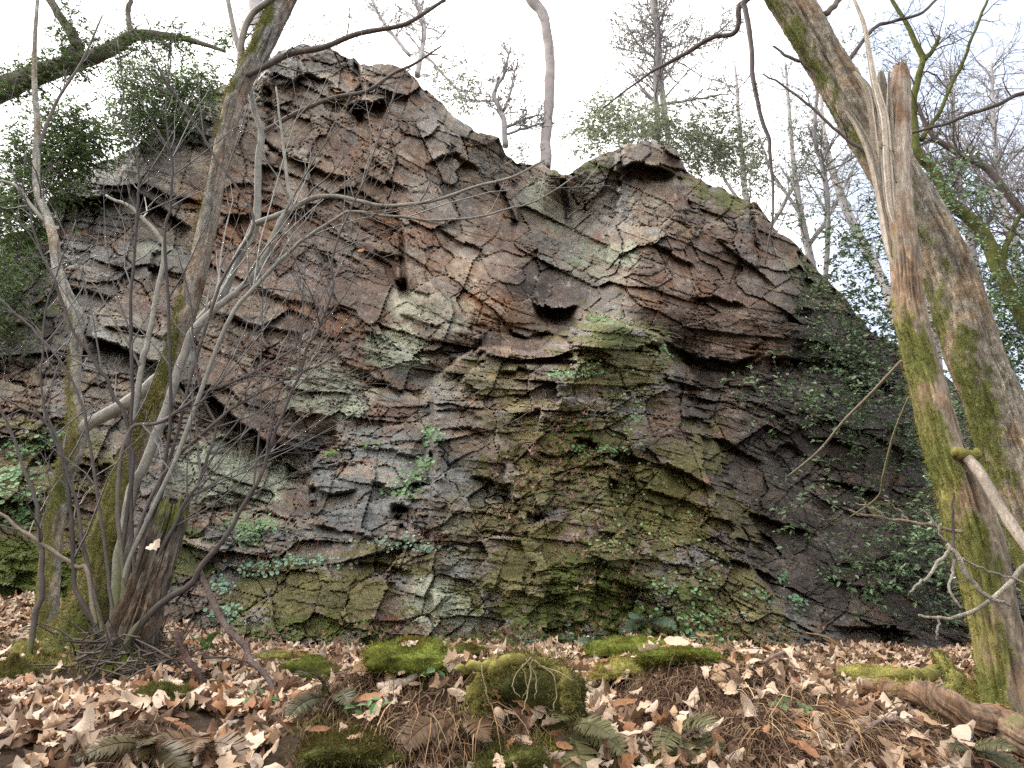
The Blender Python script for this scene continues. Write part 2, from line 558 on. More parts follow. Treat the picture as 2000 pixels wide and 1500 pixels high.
# ------------------------------------------------------------------ the cliff
SIL = np.array([(-420, 700), (-250, 600), (-100, 520), (0, 470), (60, 440), (100, 388), (130, 345), (215, 307), (240, 300), (300, 256), (330, 222),
    (400, 185), (450, 168), (480, 150), (530, 112), (545, 96), (590, 90), (640, 92), (690, 110), (703, 128), (745, 122), (800, 142), (828, 172),
    (860, 200), (900, 235), (930, 256), (975, 272), (990, 310), (1010, 320), (1050, 312), (1080, 332), (1108, 337), (1150, 316), (1190, 300),
    (1228, 276), (1262, 272), (1320, 292), (1340, 330), (1380, 360), (1440, 380), (1480, 402), (1510, 440), (1560, 482), (1600, 530), (1640, 572),
    (1665, 605), (1700, 645), (1800, 705), (1900, 765), (2300, 870), (2600, 900)], float)
DEP = np.array([(-400, 700, 9.4), (-200, 580, 9.5), (0, 480, 9.5), (130, 350, 9.8), (300, 250, 10.3), (450, 165, 10.8), (590, 90, 11.3), (700, 120, 11.2), (830, 180, 11.2), (975, 275, 11),
    (1040, 320, 11.2), (1080, 340, 11.5), (1105, 420, 11.4), (1160, 400, 11.0), (1230, 275, 10.6), (1320, 300, 10.7), (1440, 380, 10.8), (1560, 490, 11.2), (1665, 600, 11.8), (1800, 700, 12), (2300, 850, 12), (2600, 900, 12),
    (-300, 800, 8.2), (0, 650, 8.6), (150, 600, 8.6), (350, 550, 9.1), (550, 500, 9.6), (750, 500, 9.95), (900, 480, 10.0), (1000, 560, 9.8), (1080, 610, 9.95), (1250, 500, 9.8), (1380, 600, 9.8), (1530, 650, 10.1), (1650, 800, 10.5), (1800, 900, 10.7),
    (0, 850, 7.6), (200, 800, 7.9), (400, 780, 8.4), (560, 800, 8.7), (700, 700, 9.0), (800, 720, 8.9), (900, 750, 8.5), (1150, 640, 8.8), (1050, 700, 8.6), (1250, 720, 8.75),
    (600, 930, 8.2), (840, 860, 8.0), (1000, 900, 7.9), (1200, 900, 7.95), (1320, 1000, 8.1), (1450, 900, 8.9), (1600, 1000, 9.3), (1750, 1100, 9.3),
    (0, 1000, 7.0), (100, 1150, 6.9), (350, 1050, 7.6), (500, 1050, 7.7), (450, 1180, 7.2), (600, 1180, 7.15), (800, 1150, 7.1), (1000, 1100, 7.15), (1200, 1100, 7.2), (1400, 1150, 7.5), (1300, 1250, 6.9),
    (1500, 1250, 7.2), (1650, 1200, 8.2), (1850, 1270, 8.3), (2100, 1250, 8.4), (2600, 1250, 8.4), (400, 1260, 7.0), (800, 1270, 6.9), (1100, 1290, 6.7), (-300, 1250, 6.6), (-200, 1000, 7.0), (0, 1260, 6.6)], float)

def rbf_fit(pts, val, eps=1.0, reg=0.02):
    d = np.linalg.norm(pts[:, None] - pts[None], axis=2)
    K = np.sqrt(d * d + 0.04)
    A = np.block([[-K - reg * np.eye(len(pts)), np.ones((len(pts), 1)), pts], [np.ones((1, len(pts))), np.zeros((1, 3))], [pts.T, np.zeros((2, 3))]])
    return np.linalg.solve(A, np.concatenate([val, np.zeros(3)]))
RB_P = DEP[:, :2] / 300.0
RB_W = rbf_fit(RB_P, DEP[:, 2])
def rbf(px, py):
    x, y = px / 300.0, py / 300.0
    r = RB_W[-3] + RB_W[-2] * x + RB_W[-1] * y
    for (a, b), wt in zip(RB_P, RB_W):
        r = r - wt * np.sqrt((x - a) ** 2 + (y - b) ** 2 + 0.04)
    return r

# overhangs: a line in the photo below which the rock is undercut (points, depth m, fade px)
LEDGES = [
    ([(55, 400), (120, 388), (200, 378), (262, 376)], 0.7, 36), ([(262, 376), (320, 405), (375, 445)], 0.7, 34),
    ([(165, 655), (230, 672), (300, 708), (345, 722)], 0.8, 44), ([(380, 740), (430, 785), (480, 835), (540, 868), (600, 893)], 1.0, 52),
    ([(195, 640), (260, 640), (330, 665)], 0.3, 18), ([(120, 560), (170, 566), (230, 590)], 0.25, 25),
    ([(678, 205), (705, 196), (760, 198)], 0.9, 34), ([(640, 170), (690, 185)], 0.35, 20),
    ([(540, 165), (600, 140), (660, 165)], 0.35, 22), ([(500, 260), (560, 300), (640, 340), (700, 352)], 0.30, 24),
    ([(700, 330), (740, 350), (800, 372)], 0.35, 30), ([(830, 320), (890, 300), (940, 330)], 0.25, 25),
    ([(960, 350), (990, 380), (1010, 430)], 0.3, 30), ([(730, 490), (790, 505)], 0.3, 18),
    ([(1040, 585), (1080, 608), (1130, 600)], 1.0, 34), ([(990, 640), (1030, 655), (1080, 650)], 0.35, 20),
    ([(1205, 335), (1235, 318), (1290, 322), (1320, 335)], 0.7, 36), ([(1260, 470), (1310, 490), (1360, 520)], 0.25, 24),
    ([(1400, 465), (1450, 500), (1520, 560)], 0.3, 24), ([(1280, 660), (1350, 690), (1430, 705), (1490, 690)], 0.6, 40),
    ([(1490, 700), (1530, 690), (1570, 700)], 0.5, 30), ([(1340, 580), (1400, 575), (1460, 600)], 0.3, 22),
    ([(700, 740), (760, 752), (830, 770)], 0.25, 14), ([(560, 905), (600, 930)], 0.4, 30),
    ([(860, 800), (910, 800), (950, 815)], 0.18, 14), ([(880, 830), (930, 835), (960, 850)], 0.22, 16),
    ([(700, 870), (770, 880), (830, 888)], 0.25, 14), ([(600, 905), (660, 905), (720, 900)], 0.22, 14), ([(600, 950), (650, 960), (700, 950)], 0.35, 30),
    ([(610, 1020), (680, 1040), (750, 1046)], 0.28, 16), ([(720, 940), (770, 952), (830, 938)], 0.22, 18), ([(775, 985), (800, 990)], 0.6, 36),
    ([(915, 935), (960, 940), (1010, 955)], 0.35, 18), ([(1040, 880), (1090, 885), (1130, 875)], 0.3, 16),
    ([(1120, 855), (1170, 862)], 0.5, 20), ([(1135, 910), (1190, 905)], 0.35, 18), ([(1030, 995), (1055, 1000)], 0.3, 16),
    ([(1170, 1035), (1205, 1040)], 0.3, 14), ([(970, 720), (1020, 722), (1060, 735)], 0.25, 16),
    ([(680, 1090), (740, 1100), (820, 1118)], 0.35, 16), ([(440, 1110), (520, 1122), (580, 1118)], 0.2, 14), ([(1000, 1150), (1060, 1165), (1120, 1160)], 0.2, 12),
    ([(1290, 900), (1350, 925), (1400, 960)], 0.3, 26), ([(1330, 840), (1420, 860), (1500, 905)], 0.3, 26), ([(1400, 1090), (1480, 1110), (1540, 1150)], 0.35, 26),
    ([(1560, 850), (1640, 860), (1700, 880)], 0.35, 28), ([(1640, 740), (1700, 755), (1750, 745)], 0.5, 30), ([(1600, 930), (1660, 950), (1720, 960)], 0.35, 26),
    ([(1450, 1000), (1520, 1020), (1600, 1050)], 0.35, 30), ([(1600, 1120), (1700, 1140), (1800, 1130)], 0.35, 30), ([(1620, 1215), (1720, 1225), (1800, 1240)], 0.35, 26),
    ([(1500, 880), (1540, 870), (1570, 890)], 0.25, 20), ([(420, 610), (520, 640), (600, 655)], 0.2, 16), ([(480, 560), (580, 590), (680, 600)], 0.2, 16),
    ([(850, 440), (900, 470), (960, 500)], 0.22, 18), ([(780, 610), (860, 640)], 0.18, 14), ([(1130, 1250), (1200, 1258)], 0.2, 16), ([(1340, 1270), (1420, 1285), (1500, 1290)], 0.4, 30),
]
CRACKS = [  # steep cracks (points top to bottom, depth, half width px)
    ([(690, 108), (698, 170), (704, 240)], 0.4, 7), ([(770, 400), (784, 470), (788, 560)], 0.3, 6), ([(783, 552), (790, 578)], 0.6, 10),
    ([(1096, 330), (1104, 400), (1112, 435)], 0.25, 6),
    ([(520, 170), (528, 250)], 0.35, 9), ([(778, 992), (786, 1032)], 0.5, 14), ([(1470, 420), (1475, 500)], 0.25, 6), ([(845, 880), (836, 960)], 0.3, 7),
]

us = np.unique(np.concatenate([np.arange(-420, -20, 14), np.arange(-20, 1720, 2.5), np.arange(1720, 2020, 4), np.arange(2020, 2601, 20)]))
NR = 470
top = np.interp(us, SIL[:, 0], SIL[:, 1])
top = top + 11 * fbm(us / 45.0, us * 0 + 1.5, None, 4, 71) + 5 * (hsh(np.floor(us / 13.0), us * 0 + 4) - 0.5)
bot = np.full_like(us, 1350.0)
fr = np.linspace(0, 1, NR)
PX = np.repeat(us[None], NR, 0)
PY = top[None] + (bot - top)[None] * fr[:, None]

D = rbf(PX, PY)
WX = 5 * fbm(PX / 50, PY / 50, None, 5, 3, 0.62)
WY = 5 * fbm(PX / 55, PY / 42, None, 5, 4, 0.62)
# the buttress: everything to the right of its edge lies further back
ex = np.interp(PY + WY, [560, 660, 800, 950, 1100, 1280, 1400], [1230, 1285, 1335, 1400, 1480, 1585, 1640])
T0 = PY - 0.25 * PX
dx = PX - ex + 0.8 * WX + 34 * (hsh(np.floor(T0 / 46.0), np.floor(T0 / 46.0) * 0 + 2) - 0.5) + 12 * (hsh(np.floor(T0 / 15.0), np.floor(T0 / 15.0) * 0 + 3) - 0.5)
D = D - 0.25 * np.exp(-(dx / 70) ** 2) * (dx < 0) * sstep(640, 720, PY) + 0.95 * (0.6 * sstep(0, 8, dx) + 0.45 * sstep(26, 40, dx + 16 * (hsh(np.floor(T0 / 28.0), np.floor(T0 / 28.0) * 0 + 5) - 0.5))) * np.exp(-np.clip(dx, 0, None) / 380) * sstep(600, 720, PY) * sstep(1330, 1270, PY)
tx = np.interp(PX, [845, 900, 940, 1050, 1090, 1135, 1200, 1290], [738, 700, 672, 684, 650, 628, 625, 655])
dyt = PY - tx + 1.4 * WY + 10 * (hsh(np.floor(PX / 37.0), np.floor(PX / 37.0) * 0 + 6) - 0.5)
D = D - 0.42 * sstep(0, 7, dyt) * np.exp(-np.clip(dyt, 0, None) / 420) * sstep(835, 850, PX + 0.8 * WX) * sstep(30, -8, dx)
D = D + 0.22 * sstep(-70, 0, dyt) * (dyt < 0) * sstep(840, 900, PX) * sstep(1300, 1240, PX)
# grey corner block on the left of the buttress
cx = np.interp(PY, [700, 735, 900, 1000], [870, 848, 838, 800])
dx2 = cx - PX + 1.2 * WX + 12 * (hsh(np.floor((PY - 0.15 * PX) / 30.0), np.floor((PY - 0.15 * PX) / 30.0) * 0 + 3) - 0.5)
D = D + 0.28 * sstep(-2, 9, dx2) * np.exp(-np.clip(dx2, 0, None) / 110) * sstep(705, 735, PY) * sstep(960, 880, PY)
# notch between the two heads
D = D + 0.55 * sstep(-46, 0, PX - 1104 + 0.8 * WX) * sstep(90, -10, PX - 1104 + 0.8 * WX) * sstep(480, 380, PY)

# bedding: beds that dip to the right of the picture
h1 = np.interp(PX, [-420, 0, 300, 600, 1000, 1150, 1300, 1600, 2000, 2600], np.cumsum([0, 420 * .12, 300 * .22, 300 * .42, 400 * .55, 150 * .5, 150 * .38, 300 * .42, 400 * .5, 600 * .4]))
h2 = np.interp(PX, [-420, 0, 300, 600, 900, 1150, 1350, 1600, 2000, 2600], np.cumsum([0, 420 * .12, 300 * .16, 300 * .24, 300 * .08, 250 * .10, 200 * .30, 250 * .55, 400 * .4, 600 * .3]))
wl = sstep(620, 900, PY + 0.1 * (PX - 800))
T = PY - lerp(h1, h2, wl)
S = PX + 0.42 * PY
def beds(bed, length, seed, wa, skew=0.0):
    t = (T + wa * WY) / bed + 0.30 * fbm(PX / (bed * 6), PY / (bed * 6), None, 2, seed + 40)
    i = np.floor(t)
    ft = t - i
    # uneven bed thickness: some beds split, some do not
    s = (S + wa * WX + skew * T) / (length * (0.55 + 0.9 * hsh(i, i * 0 + seed))) + 17.3 * hsh(i, i * 0 + seed + 1) + 0.25 * (hsh(i, i * 0 + seed + 7) - 0.5) * (ft - 0.5)
    j = np.floor(s)
    fs = s - j
    r = hsh(i, j, i * 0 + seed + 2)
    gs = hsh(i, j, i * 0 + seed + 3) - 0.5
    gt = hsh(i, j, i * 0 + seed + 4)
    val = (r - 0.5) + 0.5 * gs * (fs - 0.5) + (0.05 + 0.35 * gt) * (0.5 - ft)
    edge = np.minimum(np.minimum(ft, 1 - ft) * bed, np.minimum(fs, 1 - fs) * length)
    return val, i, j, edge, r

SMOOTH = lerp(0.62, 1.0, sstep(620, 860, PY + 60 * fbm(PX / 200, PY / 200, None, 2, 77)))                      # broad joint faces carry less relief
for a, b, rx, ry, k in [(960, 570, 110, 80, .45), (1380, 620, 150, 80, .45), (560, 520, 150, 90, .6), (860, 1170, 90, 60, .5), (1200, 390, 60, 70, .4), (250, 560, 120, 60, .7),
                        (760, 280, 70, 90, .6), (1050, 400, 60, 70, .6), (1400, 1220, 90, 50, .6), (880, 300, 90, 80, .7), (440, 930, 80, 60, .6)]:
    e = ((PX - a) / rx) ** 2 + ((PY - b) / ry) ** 2
    SMOOTH = SMOOTH * lerp(k, 1.0, sstep(0.5, 1.3, e))
def facets(lx, ly, seed, wa, jit=0.9, lean=0.24, tilt=0.9, XY=None):
    """angular blocks: cells of uneven outline, each with its own plane; lower edges stand proud"""
    sx, sy = (S, T) if XY is None else XY
    x = (sx + wa * WX) / lx
    y = (sy + wa * WY) / ly + 0.12 * fbm(PX / (lx * 3), PY / (lx * 3), None, 2, seed + 60)
    xi, yi = np.floor(x), np.floor(y)
    d1 = np.full_like(x, 9e9); d2 = np.full_like(x, 9e9)
    ci = np.zeros_like(x); cj = np.zeros_like(x); ox = np.zeros_like(x); oy = np.zeros_like(x)
    for a_ in (-1, 0, 1):
        for b_ in (-1, 0, 1):
            i, j = xi + a_, yi + b_
            ux = x - (i + 0.5 + jit * (hsh(i, j, i * 0 + seed) - 0.5))
            uy = y - (j + 0.5 + jit * (hsh(i, j, i * 0 + seed + 1) - 0.5))
            d = np.maximum(np.abs(ux + 0.35 * uy), np.abs(uy)) + 0.35 * np.hypot(ux, uy)
            m = d < d1
            d2 = np.where(m, d1, np.minimum(d2, d))
            d1 = np.where(m, d, d1)
            ci = np.where(m, i, ci); cj = np.where(m, j, cj); ox = np.where(m, ux, ox); oy = np.where(m, uy, oy)
    r = hsh(ci, cj, ci * 0 + seed + 2)
    ga = hsh(ci, cj, ci * 0 + seed + 3) - 0.5
    gb = hsh(ci, cj, ci * 0 + seed + 4) - 0.36
    val = (r - 0.5) + tilt * ga * ox * 1.6 - lean * gb * oy * 1.6
    return val, ci, cj, (d2 - d1) * min(lx, ly), r
v1, bi, bj, e1, r1 = facets(150.0, 78.0, 11, 0.8)
v2, i2, j2, e2, r2 = facets(62.0, 30.0, 23, 0.8)
v3, i3, j3, e3, r3 = facets(26.0, 13.0, 37, 0.7)
v7, i7, j7, e7, r7 = facets(74.0, 96.0, 401, 0.6, 0.85, 0.0, 0.8, (PX + 0.10 * PY, PY - 0.22 * PX))
v8, i8, j8, e8, r8 = facets(30.0, 34.0, 411, 0.5, 0.85, 0.05, 0.8, (PX - 0.15 * PY, PY - 0.12 * PX))
v5, i5, j5, e5, r5 = beds(44.0, 150.0, 71, 1.0, 0.5)
v6, i6, j6, e6, r6 = beds(13.0, 60.0, 77, 0.8, -0.3)
gr0 = lambda e, w_: np.exp(-(e / w_) ** 2)
LAYER = sstep(-0.25, 0.35, fbm(PX / 170, PY / 120, None, 3, 131))      # thinly bedded here, blocky there
# some blocks broke off clean and flat, others are shattered
CLEAN = hsh(bi, bj, bi * 0 + 77)
BRK = np.where(CLEAN < 0.52, 0.18, np.where(CLEAN < 0.78, 0.7, 1.25))
GB = lerp(0.3, 1.0, sstep(0.1, 0.8, BRK))
CLEAN2 = np.where(hsh(i2, j2, i2 * 0 + 78) < 0.4, 0.4, 1.15)
SMOOTH = SMOOTH * lerp(1.0, 0.72, sstep(760, 900, PY))
RG = SMOOTH * BRK
D = D + 0.29 * v1 * lerp(0.7, 1, SMOOTH) + 0.14 * v2 * SMOOTH * lerp(0.35, 1, BRK) + 0.075 * v3 * RG * CLEAN2
BLK = lerp(0.55, 1.0, sstep(560, 760, PY)) * lerp(1.0, 0.6, sstep(1300, 1450, PX))
D = D + 0.26 * v7 * BLK + 0.06 * v8 * BLK * RG + 0.06 * gr0(e7, 2.0) * (r7 > 0.45) + 0.02 * gr0(e8, 1.7) * (r8 > 0.6)
D = D + 0.075 * v5 * SMOOTH * GB * lerp(0.3, 1, LAYER) + 0.06 * v6 * RG * lerp(0.35, 1, LAYER)
crk = sstep(-0.15, 0.25, fbm(PX / 60, PY / 40, None, 3, 151))
gr = lambda e, w_: np.exp(-(e / w_) ** 2)
D = D + 0.10 * gr(e1, 1.8) * (r1 > 0.45) * lerp(0.6, 1.0, crk) + 0.06 * gr(e2, 1.7) * crk * GB + 0.06 * gr(e5, 1.9) * crk * GB * (r5 > 0.35) + 0.03 * gr(e6, 1.6) * crk * GB * (r6 > 0.5)
D = D + 0.05 * fbm(PX / 34, PY / 24, None, 4, 91) * SMOOTH + 0.022 * fbm(PX / 8, PY / 6, None, 3, 92) * lerp(0.6, 1.2, BRK)
# slanted facets cut obliquely across the beds
ob = np.abs(((PX * 0.8 + PY * 0.45 + 2.2 * WX) / 64.0) % 1.0 - 0.5)
D = D + 0.07 * (ob - 0.25) * SMOOTH * sstep(-0.1, 0.3, fbm(PX / 120, PY / 120, None, 2, 95))

STEPS = [  # steep joints: (points top to bottom, side that lies deeper, depth, fade px)
    ([(1135, 625), (1118, 700), (1085, 790)], -1, 0.40, 110), ([(940, 668), (930, 720), (900, 760)], -1, 0.3, 80), ([(1228, 272), (1208, 335), (1192, 460), (1180, 520)], -1, 0.40, 80),
    ([(694, 105), (702, 180), (735, 300), (770, 400), (790, 560)], -1, 0.30, 120), ([(524, 120), (526, 250), (500, 420)], 1, 0.28, 70), ([(985, 280), (1005, 360), (1010, 450)], 1, 0.28, 80),
    ([(1472, 405), (1470, 520)], 1, 0.3, 80), ([(1335, 300), (1330, 420)], 1, 0.22, 60), ([(1190, 880), (1205, 1000), (1235, 1120)], 1, 0.22, 70), ([(1000, 900), (1010, 1010), (1040, 1140)], -1, 0.2, 90),
    ([(300, 480), (300, 560)], 1, 0.2, 80), ([(660, 840), (610, 940), (600, 1010)], -1, 0.4, 90), ([(1560, 520), (1545, 640), (1560, 740)], 1, 0.4, 120), ([(1250, 640), (1290, 700)], 1, 0.3, 50), ([(1160, 540), (1150, 620)], -1, 0.3, 60),
    ([(800, 130), (850, 240), (900, 330)], 1, 0.22, 80), ([(420, 200), (400, 300)], -1, 0.22, 80),
]
for pts, sd_, dep, fade in STEPS:
    a = np.array(pts, float)
    lx = np.interp(PY, a[:, 1], a[:, 0]) + 24 * (hsh(np.floor(T / 37.0), np.floor(T / 37.0) * 0 + 7) - 0.5) + 10 * (hsh(np.floor(T / 13.0), np.floor(T / 13.0) * 0 + 8) - 0.5)
    dep = dep * (0.35 + 1.1 * hsh(np.floor(T / 37.0), np.floor(T / 37.0) * 0 + 17))
    win = sstep(a[0, 1] - 22, a[0, 1] + 22, PY) * sstep(a[-1, 1] + 22, a[-1, 1] - 22, PY)
    dxs = (PX - lx + 0.8 * WX) * sd_
    D = D + dep * win * np.where(dxs > 0, sstep(0, 6, dxs) * np.exp(-np.clip(dxs, 0, None) / fade), -0.3 * np.exp(np.clip(dxs, None, 0) / fade))
HOLE = np.zeros_like(D)
for pts, dep, fade in LEDGES:
    a = np.array(pts, float)
    dep = dep * (0.65 if 580 < a[:, 0].mean() < 1260 and a[:, 1].mean() > 790 else 1.0)
    ly = np.interp(PX, a[:, 0], a[:, 1])
    wdt = a[-1, 0] - a[0, 0]
    win = sstep(0, 0.25 * wdt, PX - a[0, 0] + 3) * sstep(0, 0.25 * wdt, a[-1, 0] - PX + 3)
    dy = PY - ly + 1.2 * WY + 9 * (hsh(np.floor((S + WX) / 41.0), np.floor((S + WX) / 41.0) * 0 + 3) - 0.5)
    D = D + dep * win * np.where(dy > 0, sstep(0, 5, dy) * np.exp(-np.clip(dy, 0, None) / fade), -0.28 * np.exp(np.clip(dy, None, 0) / (fade * 0.9)))
n_c = fbm(PX / 20, PY / 26, None, 3, 141)
for pts, dep, hw in CRACKS:
    a = np.array(pts, float)
    lx = np.interp(PY, a[:, 1], a[:, 0])
    win = sstep(a[0, 1] - 12, a[0, 1] + 8, PY) * sstep(a[-1, 1] + 12, a[-1, 1] - 8, PY)
    D = D + dep * win * np.exp(-(np.abs(PX - lx + 1.1 * WX) / hw) ** 4) * sstep(-0.5, 0.1, n_c)

CV = P(PX, PY, D)                             # cliff surface points
gu = np.gradient(CV, axis=1)
gw = np.gradient(CV, axis=0)
CN = np.cross(gu, gw)
CN /= np.linalg.norm(CN, axis=2, keepdims=True) + 1e-9
CN *= np.where(CN[..., 1:2] > 0, -1, 1)

# mineral, lichen and moss colours; the dark one also carries painted shade
C_BROWN, C_GREY, C_RED = np.array([.190, .140, .098]), np.array([.255, .240, .215]), np.array([.185, .108, .074])
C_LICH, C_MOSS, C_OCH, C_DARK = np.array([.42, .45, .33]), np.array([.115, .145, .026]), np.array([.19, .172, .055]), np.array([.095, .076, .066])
C_BLUE, C_RUST = np.array([.215, .220, .208]), np.array([.27, .120, .050])
n1 = fbm(PX / 150, PY / 110, None, 4, 201)
n2 = fbm(PX / 45 + T / 90, T / 22, None, 4, 202)
n3 = fbm(PX / 16, PY / 12, None, 3, 203)
CC = lerp(C_BROWN, C_GREY, sstep(-0.25, 0.5, n1 + 0.6 * n2)[..., None])
CC = lerp(CC, C_RED, (0.75 * sstep(0.1, 0.6, hsh(bi, bj, bi * 0 + 5) - 0.45 + 0.5 * n2))[..., None])
def zone(cur, lst, colr, edge=0.55, nz=None):
    m = np.zeros_like(D)
    for a, b, rx, ry, rot, k in lst:
        c_, s_ = math.cos(rot), math.sin(rot)
        x, y = PX - a, PY - b
        e = ((x * c_ + y * s_) / rx) ** 2 + ((-x * s_ + y * c_) / ry) ** 2
        m = np.maximum(m, k * sstep(1.25, 0.55, e + edge * (0.8 * n2 + 0.7 * n3 + 0.4 * (r2 - 0.5) if nz is None else nz)))
    return lerp(cur, colr, m[..., None]), m
CC, _ = zone(CC, [(560, 520, 250, 140, .4, .75), (540, 380, 150, 80, .4, .55), (780, 280, 110, 130, .5, .6), (950, 570, 170, 110, .4, .8), (1390, 620, 190, 100, .35, .8), (700, 430, 130, 80, .4, .8), (740, 820, 120, 45, 0, .8),
                  (860, 500, 130, 90, .4, .7), (1420, 520, 120, 70, .4, .6), (520, 860, 60, 30, .6, .8), (520, 740, 150, 60, .3, .7)], C_RED)
CC, _ = zone(CC, [(960, 610, 70, 40, .4, .9), (470, 430, 110, 50, .3, .75), (600, 460, 70, 40, .3, .6), (640, 620, 90, 30, .3, .6), (880, 520, 60, 30, .4, .5), (1330, 560, 60, 30, .3, .5), (1260, 1110, 30, 20, 0, .8), (800, 440, 60, 40, 0, .6), (1500, 690, 40, 25, 0, .6)], C_RUST)
CC, _ = zone(CC, [(220, 480, 170, 80, .1, .85), (260, 700, 150, 60, .3, .8), (900, 280, 110, 60, .65, .85), (620, 110, 110, 30, .2, .7), (1190, 390, 60, 100, .3, .9), (330, 250, 110, 50, -.3, .7),
                  (700, 230, 26, 60, 0, .8), (640, 480, 90, 40, .2, .55), (1130, 420, 60, 90, 0, .7), (860, 390, 80, 40, .5, .5)], C_GREY)
CC, _ = zone(CC, [(720, 930, 160, 110, .1, .95), (856, 800, 40, 80, 0, .6), (480, 1080, 130, 60, .1, .6), (870, 1160, 110, 80, .3, .85), (880, 960, 60, 80, 0, .7), (640, 1030, 110, 50, 0, .7), (1280, 1120, 60, 50, .2, .7),
                  (1260, 640, 60, 30, .5, .6), (1180, 580, 60, 40, 0, .5)], C_BLUE)
CC, mdark = zone(CC, [(1600, 1000, 250, 260, .7, .85), (1480, 850, 190, 130, .5, .7), (1750, 850, 220, 260, 0, .8), (1070, 560, 80, 50, .3, .75), (1600, 650, 120, 120, .4, .5), (1900, 1100, 240, 260, 0, .8), (40, 620, 100, 120, 0, .6)], C_DARK, 0.35)  # wet dark rock with shade, mostly the right flank's, put into its colour
CC, mlich = zone(CC, [(775, 680, 66, 50, .2, .95), (640, 765, 95, 56, .1, .9), (455, 920, 115, 70, .2, .98), (820, 600, 70, 34, .2, .6), (865, 1185, 95, 55, .3, .98), (1205, 495, 50, 28, .1, .75), (860, 610, 70, 40, .2, .45), (380, 950, 60, 30, 0, .7), (1150, 520, 50, 40, 0, .5),
                       (1060, 400, 30, 60, -.5, .6), (300, 490, 40, 15, 0, .6), (500, 1010, 60, 22, 0, .5), (930, 1090, 60, 26, 0, .5), (1520, 1220, 60, 25, 0, .3), (1400, 1200, 40, 20, 0, .5)], C_LICH, 0.7)
PAL = np.array([[.27, .125, .055], [.37, .31, .23], [.25, .24, .22], [.12, .08, .065], [.155, .105, .080], [.30, .21, .12]])
for (ca_, cb_, sd2, pr_, st_) in ((i3, j3, 301, .35, .40), (i2, j2, 302, .38, .45), (i7, j7, 304, .4, .35), (i6, j6, 303, .22, .4)):
    ch = hsh(ca_, cb_, ca_ * 0 + sd2)
    pi_ = np.minimum((hsh(ca_, cb_, ca_ * 0 + sd2 + 9) * 6).astype(int), 5)
    mk = (ch < pr_) * st_ * sstep(-.55, .25, n3 + 0.5 * n2) * (1 - 0.75 * mdark) * (1 - 0.6 * mlich)
    CC = lerp(CC, PAL[pi_] * 0.9, mk[..., None])
n4 = fbm(PX / 6.0, PY / 4.5, None, 3, 204)
CC = lerp(CC, np.array([.36, .35, .31]), (0.55 * sstep(0.42, 0.62, n4 + 0.25 * n2))[..., None])
CC = CC * (1 + 0.20 * n4)[..., None]
upface = sstep(-0.15, 0.5, CN[..., 2] + 0.35 * n3)
mz = np.zeros_like(D)
CC, mz1 = zone(CC, [(1210, 700, 120, 80, .2, .85), (1110, 900, 130, 120, .3, .8), (1270, 990, 110, 120, .7, .95), (1120, 1130, 190, 130, .1, .8), (620, 1160, 190, 60, .05, .85), (760, 1095, 90, 30, .1, .9), (1440, 1180, 120, 70, .6, .7),
                    (940, 740, 80, 40, 0, .5), (1340, 900, 60, 90, .9, .6), (1010, 820, 60, 50, 0, .5), (1440, 1010, 30, 90, -.6, .5), (960, 1000, 90, 80, 0, .4), (1400, 380, 80, 30, .3, .7), (1130, 320, 60, 18, -.3, .7), (60, 1000, 150, 170, 0, .75), (150, 900, 80, 60, 0, .5), (1600, 560, 70, 40, .6, .5)], C_OCH * 1.05, 1.5)
CC, mz2 = zone(CC, [(1270, 1240, 150, 60, .15, .98), (1150, 1150, 90, 60, .2, .7), (1130, 870, 60, 40, .3, .7), (1060, 1220, 120, 40, 0, .7), (40, 1120, 160, 70, 0, .85), (1200, 650, 60, 30, .2, .6), (340, 1080, 60, 60, 0, .7), (600, 1230, 200, 24, 0, .7), (880, 1255, 260, 18, 0, .8), (1400, 385, 40, 20, .3, .6),
                    (1350, 1190, 60, 40, .6, .6), (1150, 330, 40, 12, 0, .8)], C_MOSS * 1.1, 1.3)
MOSSM = np.clip(mz1 + mz2, 0, 1)
cream = (r2 > 0.86) & (hsh(i2, j2, i2 * 0 + 91) > 0.35) & (mdark < 0.3)
CC = lerp(CC, np.array([.30, .25, .185]), (0.6 * cream * sstep(-.5, .2, n3))[..., None])
CC = CC * (0.80 + 0.40 * r2)[..., None] * (0.90 + 0.20 * r3)[..., None] * (0.84 + 0.32 * r7)[..., None] * (1 + 0.2 * n3)[..., None]

CLIFF = thing('rock_cliff', P(1000, 1290, 7.0), 'tall fractured brown and grey rock face with moss at its foot', 'cliff')
ids = (bi * 100003 + bj).astype(np.int64)
